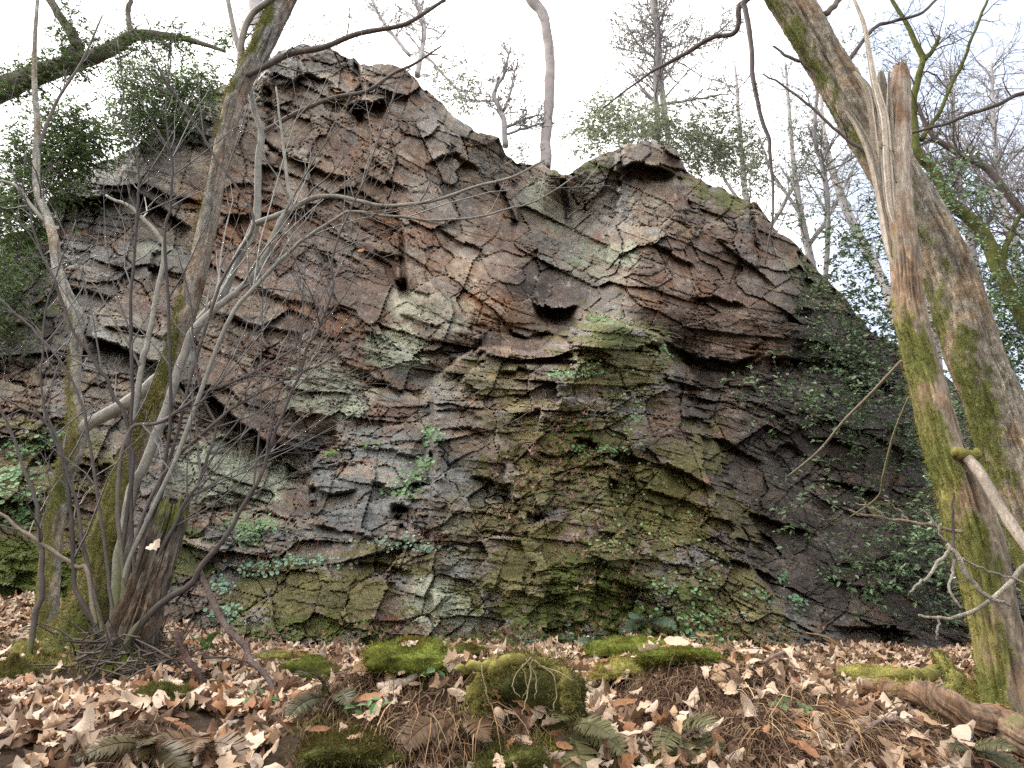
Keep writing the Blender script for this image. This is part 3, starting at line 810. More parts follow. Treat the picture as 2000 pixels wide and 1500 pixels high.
# very small fragments of a block at the rim join their neighbour
vid = ids[:-1, :-1].ravel()
nc = len(us)
fi = (np.arange(NR - 1)[:, None] * nc + np.arange(nc - 1)[None]).ravel()
FQ = np.stack([fi, fi + nc, fi + nc + 1, fi + 1], -1)
uq, inv, cnt = np.unique(vid, return_inverse=True, return_counts=True)
small = cnt < 500
keep = np.where(~small)[0]
cent = np.stack([np.bincount(inv, PX[:-1, :-1].ravel()) / cnt, np.bincount(inv, PY[:-1, :-1].ravel()) / cnt], -1)
remap = np.arange(len(uq))
for k in np.where(small)[0]:
    remap[k] = keep[np.argmin(((cent[keep] - cent[k]) ** 2).sum(1))]
inv = remap[inv]
order = np.argsort(inv, kind='stable')
bounds = np.searchsorted(inv[order], np.arange(len(uq) + 1))
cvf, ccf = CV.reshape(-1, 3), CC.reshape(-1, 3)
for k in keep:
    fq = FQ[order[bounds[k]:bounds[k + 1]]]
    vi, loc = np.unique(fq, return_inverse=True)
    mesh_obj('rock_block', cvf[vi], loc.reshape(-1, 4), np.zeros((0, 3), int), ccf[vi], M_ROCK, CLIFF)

def cliff_at(px, py, out=0.0):
    px = np.atleast_1d(np.asarray(px, float)); py = np.atleast_1d(np.asarray(py, float))
    iu = np.clip(np.searchsorted(us, px), 0, nc - 1)
    f = np.clip((py - top[iu]) / (bot - top)[iu], 0, 1)
    ir = np.clip((f * (NR - 1)).astype(int), 0, NR - 1)
    return CV[ir, iu] + CN[ir, iu] * out, CN[ir, iu], D[ir, iu]

# wooded ground on top, behind the cliff edge
e0 = CV[0, ::6]
rows = [e0 + np.array([0, 0.02, -0.03])]
for dyy, dz in ((0.35, 0.05), (1.2, 0.3), (3, 0.5), (8, 0.8), (20, 1.0), (60, 0)):
    rr = e0.copy()
    rr[:, 1] += dyy
    sm = np.convolve(np.pad(e0[:, 2], 12, mode='edge'), np.ones(25) / 25, 'valid')
    rr[:, 2] = lerp(e0[:, 2], sm, min(1, dyy / 3)) + dz * 0.6 + 0.08 * fbm(rr[:, 0] * 2, rr[:, 1] * 2, None, 3, 8)
    rr[:, 0] *= 1 + dyy * 0.03
    rows.append(rr)
HT = np.stack(rows)
hr, hc = HT.shape[:2]
ii = np.arange(hr - 1)[:, None] * hc + np.arange(hc - 1)[None]
hq = np.stack([ii, ii + 1, ii + hc + 1, ii + hc], -1).reshape(-1, 4)
hcol = lerp(np.array([.06, .045, .03]), np.array([.06, .065, .02]), sstep(-.2, .4, fbm(HT[..., 0], HT[..., 1] * 2, None, 3, 12))[..., None])
tag(mesh_obj('hilltop', HT.reshape(-1, 3), hq, np.zeros((0, 3), int), hcol.reshape(-1, 3), M_SOIL, None, True), None, None, None, 'structure')

# moss tufts on the cliff
rng = np.random.default_rng(5)
pr = MOSSM * (0.35 + 0.65 * upface)
pr = (pr * (PX < 2010) * (PX > -15)).ravel()
pr = np.where(pr > 0.25, pr, 0)
sel = rng.choice(len(pr), 60000, p=pr / pr.sum())
pos = cvf[sel] + rng.normal(size=(len(sel), 3)) * 0.008
nn = CN.reshape(-1, 3)[sel] + rng.normal(size=(len(sel), 3)) * 0.5 + np.array([0, 0, -0.1])
colr = np.where((mz2.ravel()[sel] > 0.4)[:, None], np.array([.13, .165, .03]), np.array([.20, .175, .055])) * rng.uniform(0.5, 1.5, (len(sel), 1))
b = Buf()
scatter(b, MB_V, None, MB_T, pos, frames(nn, rng), rng.uniform(0.010, 0.024, len(sel)), colr)
tag(b.build('moss', M_TUFT, CLIFF), None, None, None, 'stuff')

#--TREES--
# ------------------------------------------------------------------ tree colours
B_GREY, B_PALE, B_DARK, B_BROWN = np.array([.20, .18, .155]), np.array([.38, .36, .31]), np.array([.045, .036, .032]), np.array([.12, .095, .07])
B_MOSS, B_MOSSY = np.array([.105, .120, .024]), np.array([.185, .165, .050])
W_PALE, W_RED = np.array([.36, .305, .245]), np.array([.22, .140, .090])

def bark_col(base, moss_dir, moss_amt, pale=0.3, wood=None, seed=0):
    md = np.asarray(moss_dir, float)
    md = md / np.linalg.norm(md)
    def fn(nrm, f, rid, fine, big, v):
        n_a = fbm(v[..., 0] * 7, v[..., 1] * 7, v[..., 2] * 5, 4, seed + 1)
        n_b = fbm(v[..., 0] * 28, v[..., 1] * 28, v[..., 2] * 14, 3, seed + 2)
        c = base * (1 + 0.55 * np.clip(-np.abs(rid) * 2.6 + 0.5, -1, 1)[..., None]) * (1 + 0.5 * n_b[..., None])
        n_c = fbm(v[..., 0] * 60, v[..., 1] * 60, v[..., 2] * 34, 2, seed + 5)
        pl = sstep(0.25, 0.42, n_b * 0.6 + 0.6 * n_a + 0.45 * n_c - 0.25 + pale * 0.5)
        c = lerp(c, c * np.array([1.05, .88, .74]), sstep(0.0, 0.4, -n_a)[..., None])
        c = c * (1 + 0.5 * n_c)[..., None]
        c = lerp(c, B_PALE, 0.75 * pl[..., None])
        amt = moss_amt(f) if callable(moss_amt) else moss_amt
        m = sstep(-0.02, 0.34, (nrm @ md) * 0.75 + amt + 0.85 * n_a + 0.5 * n_b)
        c = lerp(c, lerp(B_MOSSY, B_MOSS, sstep(-.4, .4, n_a)[..., None]) * (1 + 0.5 * fine[..., None]), 0.95 * m[..., None])
        if wood is not None:
            wm = wood(nrm, f, n_a, v)
            c = lerp(c, lerp(W_PALE, W_RED, sstep(-.3, .5, n_a)[..., None]) * (1 + 0.35 * rid[..., None]), wm[..., None])
        return c
    return fn

def moss_of(v, nrm, c, n, rng, parent, size=(0.012, 0.03)):
    """fuzzy moss on the mossy side of a trunk"""
    g = sstep(0.02, 0.05, c[:, 1] - c[:, 2] * 1.6) * (c[:, 1] > c[:, 0] * 0.86) * (c[:, 1] < 0.2)
    if g.sum() < 1: return
    s = rng.choice(len(v), n, p=g / g.sum())
    b = Buf()
    pos = v[s] + rng.normal(size=(n, 3)) * 0.010
    nn = nrm[s] + rng.normal(size=(n, 3)) * 0.55 + np.array([0, 0, -0.25])
    cl = np.array([.16, .15, .045]) * rng.uniform(0.3, 1.5, (n, 1)) * np.array([1, 1, 1]) + np.array([.03, .01, 0]) * rng.random((n, 1))
    scatter(b, MB_V, None, MB_T, pos, frames(nn, rng), rng.uniform(size[0] * .7, size[1] * .8, n), cl)
    tag(b.build('moss', M_TUFT, parent), None, None, None, 'stuff')

def twigs_obj(tw, parent, mat, col, rng, name='twigs', sides=3, jit=0.35):
    b = Buf()
    for p, r in tw:
        tube(b, p, r, sides, np.asarray(col) * rng.uniform(1 - jit, 1 + jit), False)
    return tag(b.build(name, mat, parent, True), None, None, None, 'stuff')

def limb(px, Y, parent, mat, col, rng, name='branch', sides=9, n=6, wob=0.0):
    p, r = path(px, Y, n)
    if wob:
        k = np.linspace(0, 1, len(p))[:, None]
        p = p + wob * np.stack([fbm(k[:, 0] * 9 + i * 7, k[:, 0] * 0 + i, None, 3, int(px[0][0]) + i) for i in range(3)], -1)
    b = Buf()
    col = np.asarray(col, float)
    cc = col[None] * (1 + 0.25 * fbm(p[:, 0] * 14, p[:, 2] * 14, None, 3, 3))[:, None]
    r = r * (1 + 0.10 * fbm(p[:, 0] * 30, p[:, 2] * 30, None, 2, 8))
    tube(b, p, r, sides, cc)
    b.build(name, mat, parent, True)
    return p, r

# ------------------------------------------------------------------ leaning mossy tree on the left
rng = np.random.default_rng(21)
base = gpx(165, 1318); 
TL = thing('mossy_tree', base, 'leaning mossy trunk with a strip of bare wood, tallest of the stems at left', 'tree')
YL = 4.45
wood_fn = lambda nrm, f, na, v: sstep(0.55, 0.8, nrm[..., 0] + 0.3 * na) * sstep(0.16, 0.24, f) * sstep(0.80, 0.7, f)
cf = bark_col(B_GREY * 1.35, (-1, -0.35, 0.2), lambda f: 0.75 - 1.3 * sstep(0.24, 0.52, f) + 0.35 * sstep(0.58, 0.8, f), 0.6, wood_fn, 11)
v, q, c, n = trunk([(140, 1370, 112.0), (150, 1320, 98.0), (165, 1265, 76.0), (180, 1205, 55.0), (195, 1140, 42.0), (217, 1035, 33.0), (254, 910, 26.0), (286, 840, 19.8), (310, 790, 18.9), (332, 725, 18.1), (352, 655, 18.1), (375, 570, 18.9), (392, 500, 18.9),
    (413, 402, 17.2), (427, 332, 15.5), (437, 280, 16.3), (451, 224, 17.2), (469, 168, 18.1), (504, 105, 20.6), (530, 50, 21.5), (556, -10, 23.2), (590, -90, 24.1)], YL, cf, 56, 22, 0.12, 3, 0.08, 4.0)
mesh_obj('trunk', v, q, np.zeros((0, 3), int), c, M_BARK, TL, True)
moss_of(v, n, c, 26000, rng, TL)
# moss mound round its foot
def mound(px, py, Y, rx, rz, ry, col, name, parent, mat, seed=1, nn=30, tufts=3000, rng=rng, lean=0.0):
    cpos = P(px, py, Y)
    th, ph = np.meshgrid(np.linspace(0, 2 * np.pi, nn, endpoint=False), np.linspace(0.0, np.pi * 0.62, nn // 2))
    d = np.stack([np.cos(th) * np.sin(ph), np.sin(th) * np.sin(ph), np.cos(ph)], -1)
    k = 1 + 0.5 * fbm(d[..., 0] * 2.1 + seed, d[..., 1] * 1.6, d[..., 2] * 1.6, 3, seed) + 0.08 * fbm(d[..., 0] * 6 + seed, d[..., 1] * 6, d[..., 2] * 6, 3, seed)
    v = cpos + d * k[..., None] * np.array([rx, ry, rz])
    v[..., 0] += lean * d[..., 2] * rz
    h, w_ = th.shape
    i = np.arange(h - 1)[:, None] * w_
    j = np.arange(w_)[None]
    q = np.stack([i + j, i + w_ + j, i + w_ + (j + 1) % w_, i + (j + 1) % w_], -1).reshape(-1, 4)
    cc = np.asarray(col) * (1 + 0.5 * fbm(v[..., 0] * 9, v[..., 1] * 9, v[..., 2] * 9, 3, seed))[..., None]
    o = mesh_obj(name, v.reshape(-1, 3), q, np.zeros((0, 3), int), cc.reshape(-1, 3), mat, parent, True, loc=None if parent is not None else cpos)
    if tufts:
        tufts = int(tufts * 2.2)
        s = rng.integers(0, h * w_, tufts)
        b = Buf()
        nr = d.reshape(-1, 3)[s] + rng.normal(size=(tufts, 3)) * 0.45
        pn = fbm(v.reshape(-1, 3)[s][:, 0] * 9, v.reshape(-1, 3)[s][:, 1] * 9, v.reshape(-1, 3)[s][:, 2] * 9, 3, seed)
        cl = np.asarray(col) * (1.15 + 0.9 * pn)[:, None] * rng.uniform(0.6, 1.5, (tufts, 1))
        cl = lerp(cl, cl * np.array([1.35, .95, .9]), sstep(.0, .4, -pn)[:, None])
        scatter(b, MB_V, None, MB_T, v.reshape(-1, 3)[s] + rng.normal(size=(tufts, 3)) * np.array([rx, ry, rz]) * 0.06, frames(nr, rng), rng.uniform(0.006, 0.015, tufts), cl)
        o['_w'] = [float(x) for x in (TL['_w'] if False else (np.array(parent['_w']) if parent is not None else cpos))]
        par = parent if parent is not None else o
        tag(b.build('moss', M_TUFT, par), None, None, None, 'stuff')
    return o
mound(75, 1325, 4.3, 0.16, 0.20, 0.2, B_MOSSY * 0.8, 'mossy_root', TL, M_MOSS, 4, 30, 2500, rng, -0.3)
mound(240, 1325, 4.15, 0.17, 0.13, 0.2, B_MOSS, 'mossy_root', TL, M_MOSS, 14, 36, 3000, rng, 0.1)
for pts in ([(445, -20, 5), (462, 80, 5.5), (483, 150, 6), (497, 217, 6), (511, 259, 6.5), (504, 315, 6.5), (500, 434, 8)],):
    pass
tw = []
ST = B_GREY * 0.75
LIMBS = [
    ([(483, 147, 6), (518, 130, 6), (567, 105, 6), (630, 93, 5.5), (699, 66, 5), (783, 50, 4.5), (825, 28, 4), (885, -12, 3)], (4.4, 4.2), B_DARK * 2.2, 5),
    ([(469, 150, 7), (472, 80, 6.5), (490, 31, 6.5), (520, 5, 6), (560, -30, 5)], (4.5, 4.3), B_GREY * 1.1, 2),
]
limb([(588, -84, 23), (640, -260, 20), (690, -480, 14), (710, -640, 6)], YL, TL, M_BARK, B_GREY * 1.2, rng, 'upper_stem', 20, 8, 0.02)
for px, Y, cl, k in LIMBS:
    p, r = limb(px, Y, TL, M_TWIG, cl, rng)
    sprout(tw, p, r, rng, k * 2, 0.55, 2, 0.1)
twigs_obj(tw, TL, M_TWIG, B_DARK * 1.6, rng)

# ------------------------------------------------------------------ pale forked tree at the far left and the stems that share its stool
base = gpx(95, 1290)
T2 = thing('forked_tree', base, 'pale thin forked tree with a mossy lower trunk at the far left', 'tree')
cf = bark_col(B_PALE * 0.85, (-0.7, -0.4, 0.1), lambda f: 0.55 - 1.9 * sstep(0.2, 0.5, f), 0.6, None, 17)
v, q, c, n = trunk([(84, 1300, 26), (90, 1200, 22), (101, 1062, 19), (112, 996, 18), (125, 930, 18), (145, 870, 19), (152, 820, 17), (146, 762, 11), (147, 724, 10.5), (150, 664, 11), (154, 619, 10.5), (140, 594, 10.5), (119, 545, 10), (112, 525, 9.5),
    (105, 469, 9), (91, 420, 8), (73, 371, 7), (71, 297, 6.5), (73, 245, 6), (68, 175, 5), (68, 84, 4), (74, -10, 3)], 4.9, cf, 24, 10, 0.06, 7, 0.05, 2.5)
mesh_obj('trunk', v, q, np.zeros((0, 3), int), c, M_BARK, T2, True)
moss_of(v, n, c, 5000, rng, T2)
tw = []
pa = B_PALE * 0.62
LIMBS = [
    ([(152, 850, 13), (171, 829, 12), (224, 801, 12), (273, 769, 11.5), (315, 731, 11), (350, 688, 10.5), (381, 640, 10), (413, 601, 9.5), (437, 570, 9), (458, 517, 8.5), (472, 490, 8.5), (500, 434, 8), (504, 315, 6.5), (511, 259, 6.5), (497, 217, 6), (483, 150, 5.5), (462, 80, 5), (445, 0, 4.5), (438, -40, 4)], (4.9, 4.6), pa, 8),
    ([(511, 262, 5), (567, 227, 4.5), (647, 192, 4), (716, 178, 3.8), (769, 143, 3.2), (807, 126, 2.6), (862, 90, 1.6)], (4.7, 4.3), B_DARK * 2.4, 8),
    ([(500, 437, 6), (560, 413, 5.5), (609, 388, 5), (655, 383, 4.4), (700, 392, 3.8), (755, 402, 3.6), (846, 392, 3.2), (930, 364, 2.8), (1000, 346, 2.4), (1063, 313, 1.6)], (4.65, 4.2), pa * 0.9, 8),
    ([(95, 440, 4), (60, 400, 3.5), (30, 362, 3), (-20, 350, 2.5)], 4.9, pa, 3),
    ([(72, 297, 3.5), (110, 200, 3), (160, 120, 2.2), (200, 30, 1.6)], 4.9, B_DARK * 2.4, 4),
]
for px, Y, cl, k in LIMBS:
    p, r = limb(px, Y, T2, M_TWIG, cl, rng)
    sprout(tw, p, r, rng, k, 0.6, 3, 0.12)
sprout(tw, *path([(112, 525, 9), (91, 420, 8), (73, 371, 7), (71, 297, 6), (68, 84, 4)], 4.9), rng, 9, 0.6, 3, 0.1)
twigs_obj(tw, T2, M_TWIG, B_DARK * 1.8, rng)

# the slim stems of the stool, one object each
STEMS = [  # polyline, depth, colour, twigs, label
    ([(225, 1215, 13), (231, 1090, 11), (241, 1038, 11), (252, 975, 11.5), (276, 920, 11.5), (308, 843, 11), (336, 769, 10.5), (360, 690, 10), (378, 647, 10), (420, 605, 8), (462, 570, 7.5), (504, 522, 7), (546, 434, 6), (567, 402, 5), (560, 343, 4), (549, 245, 3), (540, 170, 1.8)], 4.30, pa * 0.95, 12, 'pale grey stem leaning against the mossy trunk and forking beyond it'),
    ([(240, 1180, 8), (250, 1000, 8), (259, 836, 7.5), (273, 752, 7), (287, 668, 6.5), (304, 587, 6), (322, 500, 5.5), (318, 470, 5), (287, 434, 4.5), (252, 402, 4), (206, 381, 3)], 4.40, pa, 5, 'smooth pale sapling that bends to the left above the dark crevice'),
    ([(225, 1230, 8), (240, 1060, 7), (259, 902, 6), (250, 867, 5.5), (257, 815, 5), (259, 710, 5), (255, 605, 4.6), (262, 515, 4.2), (269, 402, 3.8), (269, 350, 3.4), (266, 294, 3), (238, 227, 2.6), (241, 175, 2.2), (231, 80, 1.4)], 4.18, B_DARK, 14, 'upright dark sapling with a kink, left of the main mossy trunk'),
    ([(262, 1225, 7), (258, 1050, 6), (252, 843, 5.5), (227, 780, 5), (192, 717, 4.6), (147, 650, 4.2), (108, 552, 3.6), (87, 507, 3.2), (60, 420, 2.6), (20, 330, 1.8)], 4.18, B_DARK, 10, 'dark sapling leaning to the left across the pale forked tree'),
    ([(235, 1300, 12), (270, 1225, 11), (315, 1178, 10), (371, 1143, 9.5), (392, 1108, 8.5), (444, 1045, 7), (480, 982, 6), (504, 941, 5.6), (525, 878, 5.2), (549, 815, 4.8), (577, 752, 4.4), (595, 696, 4), (616, 650, 3.8), (647, 570, 3.4), (651, 500, 3), (690, 400, 2.6), (720, 330, 2.2), (760, 220, 1.8), (795, 120, 1.2)], (4.12, 3.70), B_DARK * 1.5, 20, 'long dark shoot leaning far right across the cliff'),
    ([(222, 1240, 8), (259, 1171, 7), (294, 1115, 6), (325, 1052, 5.4), (364, 982, 5), (385, 945, 4.6), (409, 885, 4.2), (420, 829, 4), (395, 770, 3.4), (380, 690, 3), (372, 600, 2.6), (350, 500, 2)], 4.18, B_DARK * 1.3, 14, 'dark shoot with a knot of side twigs, right of the rotten stump'),
    ([(248, 1200, 7), (232, 1000, 6), (248, 850, 5.4), (315, 822, 5), (385, 776, 4.4), (455, 745, 4), (546, 700, 3.6), (612, 650, 3), (665, 587, 2.4), (705, 520, 1.6)], 4.18, B_DARK * 2, 14, 'grey branch arching to the right in front of the mossy trunk'),
    ([(60, 1262, 8), (70, 1202, 8), (82, 1150, 7.5), (80, 1062, 6.5), (70, 975, 5.5), (40, 900, 4.6), (5, 800, 4), (-40, 700, 3)], 4.18, B_DARK * 1.5, 6, 'short dark stem at the far left that bows outward'),
    ([(235, 1300, 8), (224, 1290, 8), (185, 1220, 7.5), (150, 1150, 6.6), (140, 1062, 6), (136, 975, 5.4), (115, 878, 4.8), (84, 822, 4.2), (40, 795, 3.2), (0, 773, 2.4), (-40, 740, 2)], 4.18, B_DARK, 8, 'dark shoot curving up and left from the stool'),
    ([(185, 1225, 6), (171, 1118, 5), (147, 1104, 4.8), (87, 1066, 4.2), (0, 1003, 3.4), (-50, 960, 3)], 4.18, B_BROWN * 1.3, 5, 'light brown twig reaching low to the left edge'),
    ([(200, 1240, 6), (170, 1100, 5.4), (150, 990, 4.8), (115, 867, 4), (80, 773, 3.2), (84, 665, 2.6), (100, 560, 2.2), (150, 430, 1.6)], 4.18, B_DARK * 1.3, 10, 'very thin dark shoot in front of the pale forked tree'),
    ([(245, 1290, 7), (260, 1150, 6), (330, 840, 5), (322, 490, 4.4), (332, 402, 3.8), (336, 336, 3.4), (329, 280, 3), (325, 210, 2.4), (330, 110, 1.4)], 4.18, B_DARK, 14, 'straight dark sapling between the two tall trunks'),
    ([(230, 1250, 7), (250, 1100, 6), (340, 900, 5.4), (440, 640, 5), (528, 525, 4.6), (609, 455, 4), (661, 423, 3.6), (695, 413, 3.2), (772, 423, 3), (860, 429, 2.8), (947, 420, 2.4), (1052, 388, 2), (1125, 345, 1.2)], (4.20, 3.90), pa * 0.8, 14, 'slender pale shoot arching low across the cliff to the notch'),
    ([(215, 1250, 6), (300, 960, 5), (420, 825, 4.4), (483, 780, 3.8), (574, 735, 3.2), (630, 710, 2.6), (705, 665, 1.6)], 4.18, B_DARK * 1.8, 10, 'fine grey shoot spreading right just below the arching branch'),
    ([(240, 1260, 6), (330, 900, 5), (430, 560, 4.4), (497, 441, 4), (455, 357, 3.6), (420, 304, 3.4), (385, 245, 3), (350, 196, 2.8), (304, 119, 2.4), (245, 30, 1.6)], 4.25, B_DARK * 1.4, 10, 'thin shoot that crosses the mossy trunk and points up to the left'),
    ([(232, 1270, 6), (210, 1120, 5), (180, 900, 4.4), (150, 760, 3.6), (60, 640, 3), (-30, 560, 2)], 4.18, B_DARK * 1.4, 8, 'dark shoot fanning out low over the pennywort bank'),
]
for px, Y, cl, k, lab in STEMS:
    y0 = Y[0] if isinstance(Y, tuple) else Y
    st = P(px[0][0], px[0][1], y0)
    g0 = float(ground(st[0], st[1]))
    T_ = thing('hazel_sapling', [st[0], st[1], g0], lab, 'sapling', 'slim stems growing from the coppice stool')
    p, r = path(px, Y, 6)
    r = r * (0.70 if np.mean(cl) < 0.12 else 0.85)
    p = np.vstack([[st[0], st[1], min(g0, st[2]) - 0.05], p]); r = np.concatenate([[r[0]], r])
    kk = np.linspace(0, 1, len(p))[:, None]
    p = p + 0.012 * np.stack([fbm(kk[:, 0] * 22, kk[:, 0] * 0 + i + px[0][0], None, 3, i) for i in range(3)], -1)
    b = Buf()
    f_ = np.linspace(0, 1, len(p))
    ccol = np.asarray(cl)[None] * (1 + 0.3 * fbm(p[:, 2] * 9, p[:, 0] * 9, None, 3, 2))[:, None]
    ccol = lerp(ccol, B_MOSS[None], (0.7 * sstep(0.12, 0.0, f_) * (1.0))[:, None])
    tube(b, p, r, 8, ccol)
    b.build('stem', M_TWIG, T_, True)
    tw = []
    sprout(tw, p, r, rng, int(k * .7), 1.0, 3, 0.05, (0.4, 1.0), 0.6, 0.28, 0.16, 0.6, 0.0013, 1.0, 2)
    if k >= 10:
        sprout(tw, p, r, rng, k // 2, 2.0, 2, 0.06, (0.3, 0.9), 0.6, 0.3, 0.10, 0.45, 0.0012, 0.9, 4)
    twigs_obj(tw, T_, M_TWIG, np.asarray(cl) * 0.8 + 0.06, rng)

DBR = Buf()
for i in range(170):
    a0 = P(rng.normal(270, 55), rng.uniform(1190, 1330), rng.uniform(3.85, 4.3))
    a0[2] = float(ground(a0[0], a0[1])) + rng.uniform(0, .12)
    d_ = rng.normal(size=3) * np.array([1, .6, .7]); d_ /= np.linalg.norm(d_)
    L_ = rng.uniform(.08, .32)
    tube(DBR, np.array([a0, a0 + d_ * L_ * .5 + rng.normal(size=3) * .015, a0 + d_ * L_]), [.006, .005, .003], 4, np.array([.06, .045, .035]) * rng.uniform(.5, 1.6), False)
o = DBR.build('stick_debris', M_TWIG, None, True)
tag(o, 'tangle of short dark dead sticks round the foot of the rotten stump', 'sticks', None, 'stuff')
# ------------------------------------------------------------------ rotten stump
base = gpx(270, 1270)
RS = thing('rotten_stump', base, 'broken rotten brown stump leaning right between the saplings', 'stump')
cf = bark_col(np.array([.090, .074, .058]), (0.6, -0.2, 0.8), lambda f: -0.95 + 0.9 * sstep(0.7, 1, f), -0.2, lambda nrm, f, na, v: 0.55 * sstep(0.2, 0.7, -nrm[..., 0] - 0.2 + 0.5 * na) * sstep(0.45, 0.75, f), 29)
v, q, c, n = trunk([(232, 1350, 66), (246, 1290, 54), (260, 1240, 46), (281, 1170, 37), (303, 1100, 33), (322, 1040, 31), (331, 1012, 29), (336, 990, 25)], 4.25, cf, 96, 26, 0.42, 13, 0.16, 4.5)
vv = v.reshape(-1, 96, 3)
jag = 0.09 * (hsh(np.arange(96) // 5, np.arange(96) * 0 + 3) - 0.3)
vv[-6:, :, 2] += jag[None] * np.linspace(0, 1, 6)[:, None]
vv = np.concatenate([vv, (vv[-1:].mean(1, keepdims=True) + (vv[-1:] - vv[-1:].mean(1, keepdims=True)) * 0.55 - np.array([0, 0, 0.10]))], 0)
cN = np.concatenate([c.reshape(-1, 96, 3), np.broadcast_to(np.array([.10, .055, .03]), (1, 96, 3))], 0)
mm = vv.shape[0]
i = np.arange(mm - 1)[:, None] * 96; j = np.arange(96)[None]; kk = (j + 1) % 96
q = np.stack([i + j, i + 96 + j, i + 96 + kk, i + kk], -1).reshape(-1, 4)
mesh_obj('trunk', vv.reshape(-1, 3), q, np.array([[(mm - 1) * 96, (mm - 1) * 96 + a + 1, (mm - 1) * 96 + a] for a in range(1, 95)]), cN.reshape(-1, 3), M_WOOD, RS, False)

# ------------------------------------------------------------------ the two big trunks on the right
rng = np.random.default_rng(33)
b0 = P(2088, 1180, 4.9); b0[2] = float(ground(b0[0], b0[1]))
TR = thing('leaning_tree', b0, 'thick living tree leaning left behind the broken trunk, green moss down its left side', 'tree')
cf = bark_col(B_GREY * 1.3 * np.array([1.05, 1, .90]), (-1, -0.05, 0.0), lambda f: -0.42 - 0.20 * sstep(0.35, 0.5, f) * sstep(0.92, 0.7, f), 0.42, None, 41)
v, q, c, n = trunk([(2128, 1420, 69), (2093, 1250, 64), (2053, 1110, 59), (2020, 1010, 55), (1993, 930, 54), (1963, 850, 52), (1933, 765, 50), (1901, 690, 49), (1876, 605, 47), (1846, 520, 45), (1805, 440, 44), (1765, 370, 42), (1715, 285, 41), (1671, 217, 39), (1640, 165, 37), (1604, 105, 36), (1570, 45, 36), (1530, -20, 37), (1470, -120, 38)], 4.9, cf, 84, 20, 0.17, 43, 0.04, 7.0)
mesh_obj('trunk', v, q, np.zeros((0, 3), int), c, M_BARK, TR, True)
moss_of(v, n, c, 6000, rng, TR)
tw = []
LIMBS = [
    ([(1545, -40, 6), (1500, -60, 6), (1454, 0, 6), (1456, 20, 5.5), (1468, 87, 5), (1471, 157, 4.6), (1482, 210, 4.2), (1503, 273, 3.8), (1508, 315, 3.2), (1506, 420, 2.2), (1496, 518, 1.4)], 4.8, B_DARK * 1.3, 16),
    ([(1550, 20, 7), (1500, -20, 6), (1446, 10, 6), (1440, 60, 5), (1390, 75, 4.5), (1340, 105, 4), (1260, 150, 2.5), (1180, 210, 1.5)], (4.8, 5.6), B_DARK * 2.2, 14),
    ([(1610, 30, 6), (1650, -10, 5), (1700, -60, 4)], 4.8, B_BROWN, 3),
    ([(1645, 130, 4.5), (1690, 75, 4), (1720, 45, 3.5), (1790, 30, 3), (1850, -20, 2)], 5.0, B_DARK * 2, 10),
    ([(1605, 160, 4), (1575, 128, 3.6), (1540, 112, 3), (1510, 90, 2)], 4.9, B_DARK * 2, 6),
    ([(1700, 300, 4), (1640, 260, 3), (1560, 190, 2.4), (1490, 145, 1.6)], 4.7, B_DARK * 2, 8),
]
limb([(1475, -110, 38), (1390, -300, 34), (1300, -560, 26), (1260, -760, 12)], 4.9, TR, M_BARK, B_GREY * 1.2, rng, 'upper_stem', 24, 8, 0.02)
for px, Y, cl, k in LIMBS:
    p, r = limb(px, Y, TR, M_TWIG, cl, rng, wob=0.02)
    sprout(tw, p, r, rng, k, 0.45, 3, 0.0, (0.5, 1.2))
twigs_obj(tw, TR, M_TWIG, B_DARK * 1.6, rng)

b1 = gpx(1985, 1440)
SN = thing('broken_trunk', [b1[0], b1[1], b1[2]], 'tall dead trunk snapped off in long pale splinters, standing in front of the leaning tree', 'tree')
YS = 4.05
wf = lambda nrm, f, na, v: np.maximum(sstep(0.60, 0.72, f + 0.05 * na), sstep(0.35, 0.65, nrm[..., 0] * 0.9 - nrm[..., 1] * 0.2 - 0.2 + 0.25 * na) * sstep(0.42, 0.46, f))
cf = bark_col(np.array([.22, .175, .13]), (-1, -0.15, 0.0), lambda f: -0.15 - 0.5 * sstep(0.5, 0.64, f), 0.12, wf, 47)
v, q, c, n = trunk([(2000, 1500, 54.0), (1985, 1440, 49.5), (1974, 1395, 45.9), (1957, 1290, 44.1), (1936, 1185, 44.1), (1912, 1080, 45.9), (1890, 1010, 45.0), (1870, 938, 40.5), (1842, 868, 34.2), (1818, 780, 32.4), (1797, 696, 29.7), (1776, 605, 27.9), (1768, 507, 26.1), (1757, 430, 26.0), (1755, 350, 22.0), (1758, 245, 19.0), (1758, 160, 17.0), (1758, 130, 11.0)], YS, cf, 84, 24, 0.22, 51, 0.05, 6.0)
vv = v.reshape(-1, 84, 3)
jag = 0.10 * (hsh(np.arange(84) // 4, np.arange(84) * 0 + 31) - 0.5)
vv[-14:, :, 2] += jag[None] * np.linspace(0, 1, 14)[:, None]
mesh_obj('trunk', vv.reshape(-1, 3), q, np.array([[(len(vv) - 1) * 84, (len(vv) - 1) * 84 + a, (len(vv) - 1) * 84 + a + 1] for a in range(1, 83)]), c, M_WOOD, SN, True)
moss_of(v, n, c, 6500, rng, SN)
